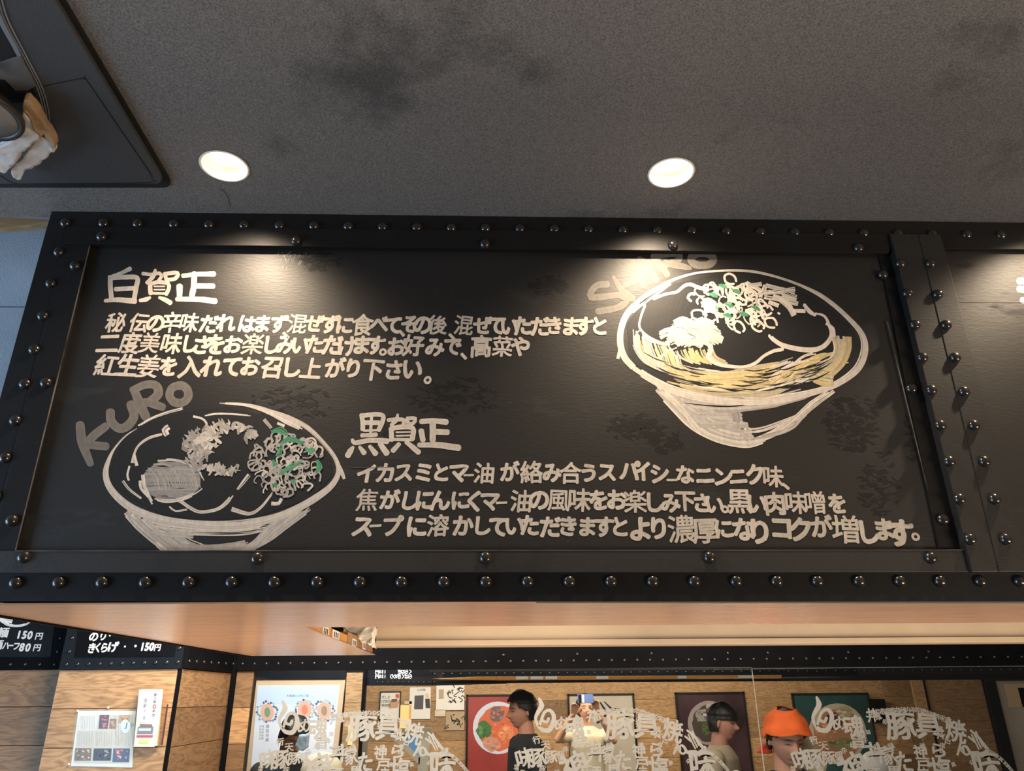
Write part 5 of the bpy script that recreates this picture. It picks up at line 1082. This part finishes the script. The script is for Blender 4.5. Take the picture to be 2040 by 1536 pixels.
# pier and dark window at the far end
YE = 8.6
pe = empty('oak_pier', P(1822, 1500, YE), 'lighter oak pier by the dark window frame at the far end', 'pillar')
planks(pe, P(1811, 1350, YE).x, P(1834, 1350, YE).x, YE, [zt + 0.05, P(1820, 1450, YE).z, P(1820, 1560, YE).z, 0.4, 0.02], 'plank', 'plank', 0.03)
box('corner_strip', (P(1834.3, 1350, YE).x, YE - 0.04, 0.02), (P(1837, 1350, YE).x, YE, zt + 0.05), M['bandblk'], pe)
random.seed(5)
planks(pe, P(1838, 1350, YE).x, P(1951, 1350, YE).x, YE, [zt + 0.05, P(1900, 1394, YE).z, P(1900, 1436, YE).z, P(1900, 1478, YE).z, P(1900, 1520, YE).z, P(1900, 1562, YE).z, 0.4, 0.02], 'plank', 'plankd', 0.02)
wn = empty('window_1', P(2000, 1500, YE), None, None); wn['kind'] = 'structure'
X0, X1 = P(1953, 1350, YE).x, P(2330, 1350, YE).x
box('window_frame', (X0, YE - 0.06, 0.3), (P(1975, 1350, YE).x, YE, P(1960, 1353, YE).z), M['bandgrey'], wn, 0.004)
box('window_frame', (X0, YE - 0.065, P(1960, 1357, YE).z), (X1, YE - 0.001, P(1960, 1350, YE).z), M['blackframe'], wn, 0.004)
box('window_panel', (P(1976, 1350, YE).x, YE - 0.02, 0.3), (X1, YE - 0.01, P(1960, 1357, YE).z), M['greysheet'], wn, 0)
for x_ in (2000, 2025): box('window_bar', (P(x_, 1380, YE).x, YE - 0.035, P(x_, 1410, YE).z), (P(x_ + 60, 1380, YE).x, YE - 0.021, P(x_, 1362 + (x_ - 2000) * .3, YE).z), M['creamframe'], wn, 0.004)

# cream timber frame with a blue opening, low behind the lettering
tf = empty('timber_frame', P(790, 1536, 6.8), 'bright cream timber frame around a blue opening, behind the first lettering', 'frame')
for q in ([(722, 1462), (737, 1458), (722, 1580), (704, 1580)], [(725, 1458), (742, 1452), (860, 1450), (860, 1462), (742, 1464)], [(836, 1462), (858, 1461), (850, 1580), (829, 1580)], [(768, 1464), (790, 1462), (838, 1510), (836, 1526), (800, 1488)]): vq('beam', q, 6.8, 'creamfab', tf, 0.05, 0.003)
M['blueopen'] = mat('blue_panel', (0.16, 0.42, 0.85), 0.5, var=0.1)
vq('blue_panel', [(800, 1464), (838, 1463), (836, 1506), (814, 1486)], 6.83, 'blueopen', tf, 0.02)
M['amber'] = mat('amber_glow_sheet', (0.75, 0.48, 0.20), 0.6, emit=(1.0, 0.62, 0.25), estr=0.5)  # emission gives the amber slips an added glow, no lamp behind them
poster('amber_glow_slip', 'tall amber and cream paper notice glowing warm behind the first lettering', 'notice', 797, 820, 1404, 0.42, None, M['amber'])
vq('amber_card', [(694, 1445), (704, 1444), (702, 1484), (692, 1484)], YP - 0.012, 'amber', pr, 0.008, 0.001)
def dome(px, py, Y, rpx, label, m, m2):
    c = P(px, py, Y); r = abs(P(px + rpx, py, Y).x - c.x)
    o = empty('rounded_shade', c, label, 'shade')
    bm = bmesh.new(); bmesh.ops.create_uvsphere(bm, u_segments=32, v_segments=18, radius=r, matrix=Matrix.Translation(c) @ Matrix.Diagonal((1, .8, .92, 1)))
    from_bm('crown', bm, m, o, True)
    bm = bmesh.new(); bmesh.ops.create_uvsphere(bm, u_segments=24, v_segments=14, radius=r * .8, matrix=Matrix.Translation(c + Vector((0, -r * .22, -r * .4))) @ Matrix.Diagonal((1, .8, .8, 1)))
    from_bm('underside', bm, m2, o, True)
M['peach'] = mat('peach_skin', (0.68, 0.36, 0.22), 0.6)
dome(640, 1540, 4.95, 42, 'large cream rounded shade glowing behind the first lettering', M['creamfab'], M['sheet'])

# ================================================================ PEOPLE
def capsule(bm, a, b, ra, rb, n=14, rings=5):
    a = Vector(a); b = Vector(b); d = b - a; l = d.length; q = d.to_track_quat('Z', 'Y').to_matrix().to_4x4() if l > 1e-6 else Matrix.Identity(4); prev = None
    prof = [(ra * math.sin(t), -ra * math.cos(t)) for t in [i * math.pi / 2 / rings for i in range(1, rings + 1)]] + [(rb * math.cos(t), l + rb * math.sin(t)) for t in [i * math.pi / 2 / rings for i in range(0, rings)]]
    Mx = Matrix.Translation(a) @ q; first = bm.verts.new(Mx @ Vector((0, 0, -ra)))
    for r, z in prof:
        cur = [bm.verts.new(Mx @ Vector((r * math.cos(2 * math.pi * i / n), r * math.sin(2 * math.pi * i / n), z))) for i in range(n)]
        if prev:
            for i in range(n): bm.faces.new((prev[i], prev[(i + 1) % n], cur[(i + 1) % n], cur[i]))
        else:
            for i in range(n): bm.faces.new((first, cur[(i + 1) % n], cur[i]))
        prev = cur
    last = bm.verts.new(Mx @ Vector((0, 0, l + rb)))
    for i in range(n): bm.faces.new((prev[i], prev[(i + 1) % n], last))
def loft(bm, rings, n=24):
    prev = None
    for (cx, cy, cz, rx, ry) in rings:
        cur = [bm.verts.new((cx + rx * math.cos(2 * math.pi * i / n), cy + ry * math.sin(2 * math.pi * i / n), cz)) for i in range(n)]
        if prev:
            for i in range(n): bm.faces.new((prev[i], prev[(i + 1) % n], cur[(i + 1) % n], cur[i]))
        else: bm.faces.new(list(reversed(cur)))
        prev = cur
    bm.faces.new(prev)
def g3(x, z, cx, cz, sx, sz): return math.exp(-((x - cx) / sx) ** 2 - ((z - cz) / sz) ** 2)
def head_pt(u, v, k=1.0):
    """u azimuth (0 = face, -Y), v polar; eye height is z = 0"""
    sx, sy, sz = math.sin(v) * math.sin(u), -math.sin(v) * math.cos(u), math.cos(v)
    x, y, z = sx * 0.078, sy * 0.098, sz * 0.122
    if z < 0:
        t = -z / 0.122; x *= 1 - 0.30 * t ** 1.4; 
        if y > 0: y *= 1 - 0.45 * t
        else: y *= 1 + 0.04 * t
    if y < 0:
        f = -sy
        if f > 0:
            ax = abs(x)
            d = 0.030 * g3(ax, z, 0, -0.034, 0.013, 0.013) + 0.018 * g3(ax, z, 0, -0.014, 0.011, 0.022) + 0.007 * g3(ax, z, 0.018, -0.038, 0.010, 0.010)
            d += 0.006 * g3(ax, z, 0.03, 0.028, 0.03, 0.010) - 0.010 * g3(ax, z, 0.032, 0.002, 0.017, 0.013) + 0.006 * g3(ax, z, 0.032, 0.0, 0.012, 0.008)
            d += 0.008 * g3(ax, z, 0, -0.066, 0.024, 0.008) - 0.003 * g3(ax, z, 0, -0.0685, 0.024, 0.0022) + 0.010 * g3(ax, z, 0, -0.100, 0.024, 0.016) - 0.004 * g3(ax, z, 0, -0.083, 0.03, 0.007) + 0.004 * g3(ax, z, 0.045, -0.03, 0.02, 0.02)
            y -= d * min(1, f * 1.4)
    return Vector((x * k, y * k + (0), z * k))
def head_bm(bm, nu=56, nv=44):
    prev = None; top = bm.verts.new(head_pt(0, 0.0001))
    for j in range(1, nv):
        v = math.pi * j / nv; cur = [bm.verts.new(head_pt(2 * math.pi * i / nu, v)) for i in range(nu)]
        if prev:
            for i in range(nu): bm.faces.new((prev[i], prev[(i + 1) % nu], cur[(i + 1) % nu], cur[i]))
        else:
            for i in range(nu): bm.faces.new((top, cur[(i + 1) % nu], cur[i]))
        prev = cur
    bot = bm.verts.new(head_pt(0, math.pi - 0.0001))
    for i in range(nu): bm.faces.new((prev[i], prev[(i + 1) % nu], bot))
def remesh(bm, vox, mat_, name, parent, smooth_it=2):
    bmesh.ops.recalc_face_normals(bm, faces=bm.faces)
    me = bpy.data.meshes.new(name); bm.to_mesh(me); bm.free(); o = bpy.data.objects.new(name, me); C.objects.link(o)
    m = o.modifiers.new('r', 'REMESH'); m.mode = 'VOXEL'; m.voxel_size = vox
    if smooth_it: s_ = o.modifiers.new('s', 'SMOOTH'); s_.iterations = smooth_it; s_.factor = 0.5
    dg = bpy.context.evaluated_depsgraph_get(); me2 = bpy.data.meshes.new_from_object(o.evaluated_get(dg)); bpy.data.objects.remove(o)
    me2.name = name; me2.materials.clear()
    for p in me2.polygons: p.use_smooth = True
    return link(name, me2, mat_, parent)
def person(px, py, Y, label, yaw, shirt, scale=1.0, tilt=0.0, look=0.0, skin=(0.62, 0.36, 0.25), hands=None, bare_arms=True, hairstyle='short', sex_w=1.0, closed=False):
    E_ = P(px, py, Y); S = scale
    root = empty('person', (E_.x, E_.y, 0.0), label, 'person')
    RZ = Matrix.Rotation(yaw, 4, 'Z'); T0 = Matrix.Translation(E_) @ RZ @ Matrix.Scale(S, 4)
    HT = Matrix.Translation((0, 0.02, -0.10)) @ Matrix.Rotation(look, 4, 'Z') @ Matrix.Rotation(tilt, 4, 'X') @ Matrix.Translation((0, -0.02, 0.10))
    zf = -E_.z / S  # floor in body space
    bm = bmesh.new(); head_bm(bm)
    for sx in (-1, 1):
        capsule(bm, (sx * 0.079, 0.006, 0.012), (sx * 0.084, 0.014, -0.022), 0.015, 0.010, 10, 4)
    bmesh.ops.transform(bm, matrix=HT, verts=bm.verts)
    capsule(bm, (0, 0.022, -0.06), (0, 0.035, -0.18), 0.056, 0.064)
    sh = 0.185 * sex_w
    tors = [(0, 0.03, -0.155, 0.055, 0.055), (0, 0.035, -0.185, 0.12 * sex_w, 0.085), (0, 0.03, -0.24, sh * .96, 0.11), (0, 0.02, -0.42, 0.165, 0.115), (0, 0.02, -0.60, 0.145, 0.105), (0, 0.025, -0.78, 0.165, 0.115), (0, 0.025, -0.86, 0.16, 0.11)]
    loft(bm, tors)
    inv = T0.inverted()
    arms = []
    for k_, sx in enumerate((-1, 1)):
        s0 = Vector((sx * sh, 0.03, -0.232))
        if hands: el_, wr_ = inv @ hands[k_][0], inv @ hands[k_][1]
        else: el_, wr_ = Vector((sx * (sh + 0.055), 0.05, -0.56)), Vector((sx * (sh + 0.02), -0.10, -0.78))
        arms.append((s0, el_, wr_, sx)); capsule(bm, s0, el_, 0.052, 0.040); capsule(bm, el_, wr_, 0.041, 0.026)
        # hand with five fingers
        d = (wr_ - el_).normalized() if not hands else (inv @ hands[k_][2] - wr_).normalized()
        side = d.cross(Vector((0, -1, 0))); side = side.normalized() if side.length > .1 else Vector((1, 0, 0)); nrm = side.cross(d)
        pc = wr_ + d * 0.075
        for q in (-0.027, -0.009, 0.009, 0.027): capsule(bm, wr_ + d * 0.02 + side * q * .6, pc + side * q, 0.014, 0.0125, 8, 3)
        for q, l in ((-0.03, 0.060), (-0.01, 0.074), (0.01, 0.070), (0.03, 0.052)):
            k1 = pc + side * q + d * l * .55 + nrm * 0.006; capsule(bm, pc + side * q, k1, 0.0105, 0.0095, 8, 3); capsule(bm, k1, k1 + d * l * .3 + nrm * 0.026, 0.0095, 0.008, 8, 3)
        th = -sx * (1 if side.x * 1 > 0 else -1); t0 = wr_ + d * 0.03 + side * 0.030 * th; t1 = t0 + d * 0.035 + side * 0.034 * th + nrm * .012; capsule(bm, t0, t1, 0.013, 0.011, 8, 3); capsule(bm, t1, t1 + d * 0.028 + nrm * .012, 0.011, 0.009, 8, 3)
    for sx in (-1, 1):
        capsule(bm, (sx * 0.09, 0.03, -0.86), (sx * 0.10, 0.02, (zf - 0.9) / 2 + 0.02), 0.082, 0.058); capsule(bm, (sx * 0.10, 0.02, (zf - 0.9) / 2 + 0.02), (sx * 0.11, 0.04, zf + 0.09), 0.056, 0.040); capsule(bm, (sx * 0.11, 0.06, zf + 0.045), (sx * 0.12, -0.12, zf + 0.035), 0.043, 0.034)
    bmesh.ops.transform(bm, matrix=T0, verts=bm.verts)
    body = remesh(bm, 0.0052 * S, M['skin'], 'body', root, 1)
    hi = (T0 @ HT).inverted(); ca = body.data.color_attributes.new('Col', 'FLOAT_COLOR', 'POINT'); cols = []
    for v in body.data.vertices:
        p = hi @ v.co; c = skin
        if abs(p.x) < 0.09 and p.z > -0.14 and p.y < -0.03:
            ax = abs(p.x)
            lip = g3(ax, p.z, 0, -0.067, 0.022, 0.0065); c = tuple(c[i] * (1 - lip) + (0.42, 0.12, 0.10)[i] * lip for i in range(3))
            br = min(1, 1.3 * g3(ax, p.z, 0.032, 0.0225 - abs(ax - 0.03) * 0.1, 0.020, 0.0042)); c = tuple(c[i] * (1 - br) + 0.03 * br for i in range(3))
            ey = min(1, 1.4 * g3(ax, p.z, 0.032, -0.001, 0.014, 0.0030 if closed else 0.0042)); c = tuple(c[i] * (1 - ey) + 0.025 * ey for i in range(3))
        cols += [c[0], c[1], c[2], 1]
    ca.data.foreach_set('color', cols)
    # shirt
    bm = bmesh.new(); loft(bm, [(0, 0.036, -0.150, 0.074, 0.070)] + [(a, b, c, rx + 0.014, ry + 0.014) for a, b, c, rx, ry in tors[1:]])
    for s0, el_, wr_, sx in arms:
        e = s0 + (el_ - s0) * (0.62 if bare_arms else 1.0); capsule(bm, s0, e, 0.066, 0.058)
        if not bare_arms: capsule(bm, el_, wr_, 0.057, 0.038)
    bmesh.ops.transform(bm, matrix=T0, verts=bm.verts); remesh(bm, 0.009 * S, shirt, 'shirt', root, 3)
    bm = bmesh.new(); loft(bm, [(0, 0.025, -0.82, 0.183, 0.133), (0, 0.025, -0.90, 0.188, 0.138)])
    for sx in (-1, 1): capsule(bm, (sx * 0.09, 0.03, -0.90), (sx * 0.10, 0.02, (zf - 0.9) / 2 + 0.02), 0.098, 0.074); capsule(bm, (sx * 0.10, 0.02, (zf - 0.9) / 2 + 0.02), (sx * 0.11, 0.04, zf + 0.11), 0.072, 0.060)
    bmesh.ops.transform(bm, matrix=T0, verts=bm.verts); remesh(bm, 0.012 * S, M['blackfab'], 'trousers', root, 2)
    # hair
    HM = T0 @ HT
    def hairline(x, y): 
        f = -y / 0.098
        if hairstyle == 'bowl': return 0.020 if f > -0.1 else -0.055
        return 0.062 if f > 0.55 else (0.020 if f > 0.1 else (0.0 if f > -0.25 else -0.055))
    if hairstyle:
        bm = bmesh.new(); nu, nv = 72, 48; grid = {}
        for j in range(nv + 1):
            for i in range(nu):
                v = math.pi * 0.78 * j / nv + 0.0001; u = 2 * math.pi * i / nu; p = head_pt(u, v); th_ = 0.018 + 0.010 * noise.noise(Vector((p.x * 30, p.y * 30, p.z * 12))) + (0.012 if p.z > 0.05 else 0)
                n = Vector((p.x / .078 ** 2, p.y / .098 ** 2, p.z / .122 ** 2)).normalized(); hl = hairline(p.x, p.y) + 0.012 * noise.noise(Vector((p.x * 80, p.y * 80, 5)))
                grid[i, j] = (bm.verts.new(HM @ (p + n * th_)), p.z > hl)
        for j in range(nv):
            for i in range(nu):
                q = [grid[i, j], grid[(i + 1) % nu, j], grid[(i + 1) % nu, j + 1], grid[i, j + 1]]
                if sum(1 for a in q if a[1]) >= 3: bm.faces.new([a[0] for a in q])
        bmesh.ops.delete(bm, geom=[v for v in bm.verts if not v.link_faces], context='VERTS')
        g = bmesh.ops.extrude_face_region(bm, geom=list(bm.faces)); ctr = HM @ Vector((0, 0, 0))
        for v in [q for q in g['geom'] if isinstance(q, bmesh.types.BMVert)]: v.co += (ctr - v.co).normalized() * 0.016
        bmesh.ops.recalc_face_normals(bm, faces=bm.faces); from_bm('hair', bm, M['hair'], root, True)
    return root, T0, HT, arms
person(1040, 1417, 6.0, 'black-shirted dark-haired person in profile before the red poster', math.radians(-72), M['blackfab'], 1.0, 0, 0, (0.50, 0.24, 0.16), None, True, 'short')
person(1437, 1440, 6.0, 'person with fringe in beige jacket looking sideways before the dark poster', math.radians(62), M['beige'], 0.98, 0.05, 0, (0.52, 0.25, 0.18), None, False, 'bowl')
yy = 8.15
hands = [(P(1113, 1472, 8.25), P(1141, 1424, 8.1), P(1148, 1396, 8.02)), (P(1222, 1474, 8.25), P(1190, 1416, 8.1), P(1183, 1392, 8.02))]
person(1168, 1414, 8.4, 'cream-shirted person holding up a phone with both hands to photograph', 0.0, M['creamfab'], 1.02, -0.15, 0, (0.66, 0.36, 0.24), hands, True, 'short')
ph = empty('smartphone', P(1166, 1392, 8.0), 'white and blue smartphone held up in both hands of the photographing person', 'phone')
a = P(1166, 1392, 8.0)
box('body', (a.x - 0.078, 7.985, a.z - 0.042), (a.x + 0.078, 7.995, a.z + 0.042), M['phone'], ph, 0.003)
box('camera_bar', (a.x - 0.070, 7.979, a.z - 0.038), (a.x - 0.042, 7.985, a.z + 0.038), M['blackframe'], ph, 0.002)
box('back_stripe', (a.x - 0.038, 7.983, a.z - 0.038), (a.x - 0.012, 7.985, a.z + 0.038), M['phonew'], ph, 0.0)
chef, T0, HT, _ = person(1563, 1470, 4.5, 'black-shirted person wearing an orange headband with lowered eyes', math.radians(4), M['blackfab'], 1.08, 0.22, 0, (0.50, 0.27, 0.20), None, True, 'short', 1.0, True)
HM = T0 @ HT
bm = bmesh.new(); nu, nv = 64, 26; grid = {}
for j in range(nv + 1):
    for i in range(nu):
        u = 2 * math.pi * i / nu; fr = math.cos(u); v0 = 0.38 if fr > 0 else 0.30; v1 = math.acos(max(-1, min(1, (0.046 + 0.016 * abs(math.sin(u)) * -1.2 - (0.02 if fr < 0 else 0)) / 0.122)))
        v = v0 + (v1 - v0) * j / nv; p = head_pt(u, v); n = Vector((p.x / .078 ** 2, p.y / .098 ** 2, p.z / .122 ** 2)).normalized()
        grid[i, j] = bm.verts.new(HM @ (p + n * (0.039 + 0.0022 * math.sin(j * 0.45 + u * 2) + 0.003 * noise.noise(Vector((p.x * 25, p.y * 25, p.z * 25))) + (0.004 if fr > 0.3 else 0))))
for j in range(nv):
    for i in range(nu): bm.faces.new((grid[i, j], grid[(i + 1) % nu, j], grid[(i + 1) % nu, j + 1], grid[i, j + 1]))
g = bmesh.ops.extrude_face_region(bm, geom=list(bm.faces)); ctr = HM @ Vector((0, 0, 0))
for v in [q for q in g['geom'] if isinstance(q, bmesh.types.BMVert)]: v.co += (ctr - v.co).normalized() * 0.008
bmesh.ops.recalc_face_normals(bm, faces=bm.faces); from_bm('headband', bm, M['orange'], chef, True)
M['redcloth'] = mat('red_cloth', (0.55, 0.05, 0.02), 0.8, var=0.2, vscale=12)
crumple('neck_scarf', [(1510, 1500), (1522, 1484), (1536, 1478), (1540, 1500), (1532, 1502)], lambda x, y: P(x, y, 4.55), (0, 0.03, 0), 0.004, M['redcloth'], chef, 3)
crumple('headband_tail', [(1583, 1455), (1592, 1458), (1603, 1470), (1590, 1470)], lambda x, y: P(x, y, 4.6), (0, 0.02, 0), 0.003, M['redcloth'], chef, 3)
crumple('shoulder_towel', [(1588, 1466), (1600, 1464), (1622, 1478), (1648, 1520), (1640, 1560), (1600, 1530), (1588, 1500)], lambda x, y: P(x, y, 4.56), (0, 0.03, 0), 0.005, M['creamfab'], chef, 4)
person(580, 1462, 5.3, 'dark-clothed bowed person before the bright three-bowl poster', math.radians(35), M['blackfab'], 0.92, 0.45, 0, (0.58, 0.30, 0.2), None, False, 'short')
tw = crumple('blue_towel', [(596, 1464), (614, 1462), (612, 1490), (600, 1496), (588, 1486)], lambda x, y: P(x, y, 5.0), (0, 0.04, 0), 0.006, mat('pale_blue_cloth', (0.40, 0.52, 0.68), 0.8), None, 4)
tag(tw, 'pale blue towel held up before the bowed person', 'towel')
cap_p, T0, HT, _ = person(1748, 1540, 6.0, 'person in a white rounded cap half hidden behind the third lettering', 0.1, M['creamfab'], 1.0, 0.25, 0, (0.72, 0.38, 0.22), None, False, None)
bm = bmesh.new(); bmesh.ops.create_uvsphere(bm, u_segments=32, v_segments=18, radius=0.118, matrix=T0 @ HT @ Matrix.Translation((0, 0.01, 0.055)) @ Matrix.Diagonal((1.0, 1.05, .85, 1)))
bmesh.ops.bisect_plane(bm, geom=bm.verts[:] + bm.edges[:] + bm.faces[:], plane_co=(T0 @ HT) @ Vector((0, 0, 0.04)), plane_no=(0, -0.1, 1), clear_inner=True)
from_bm('cap', bm, M['sheet'], cap_p, True)
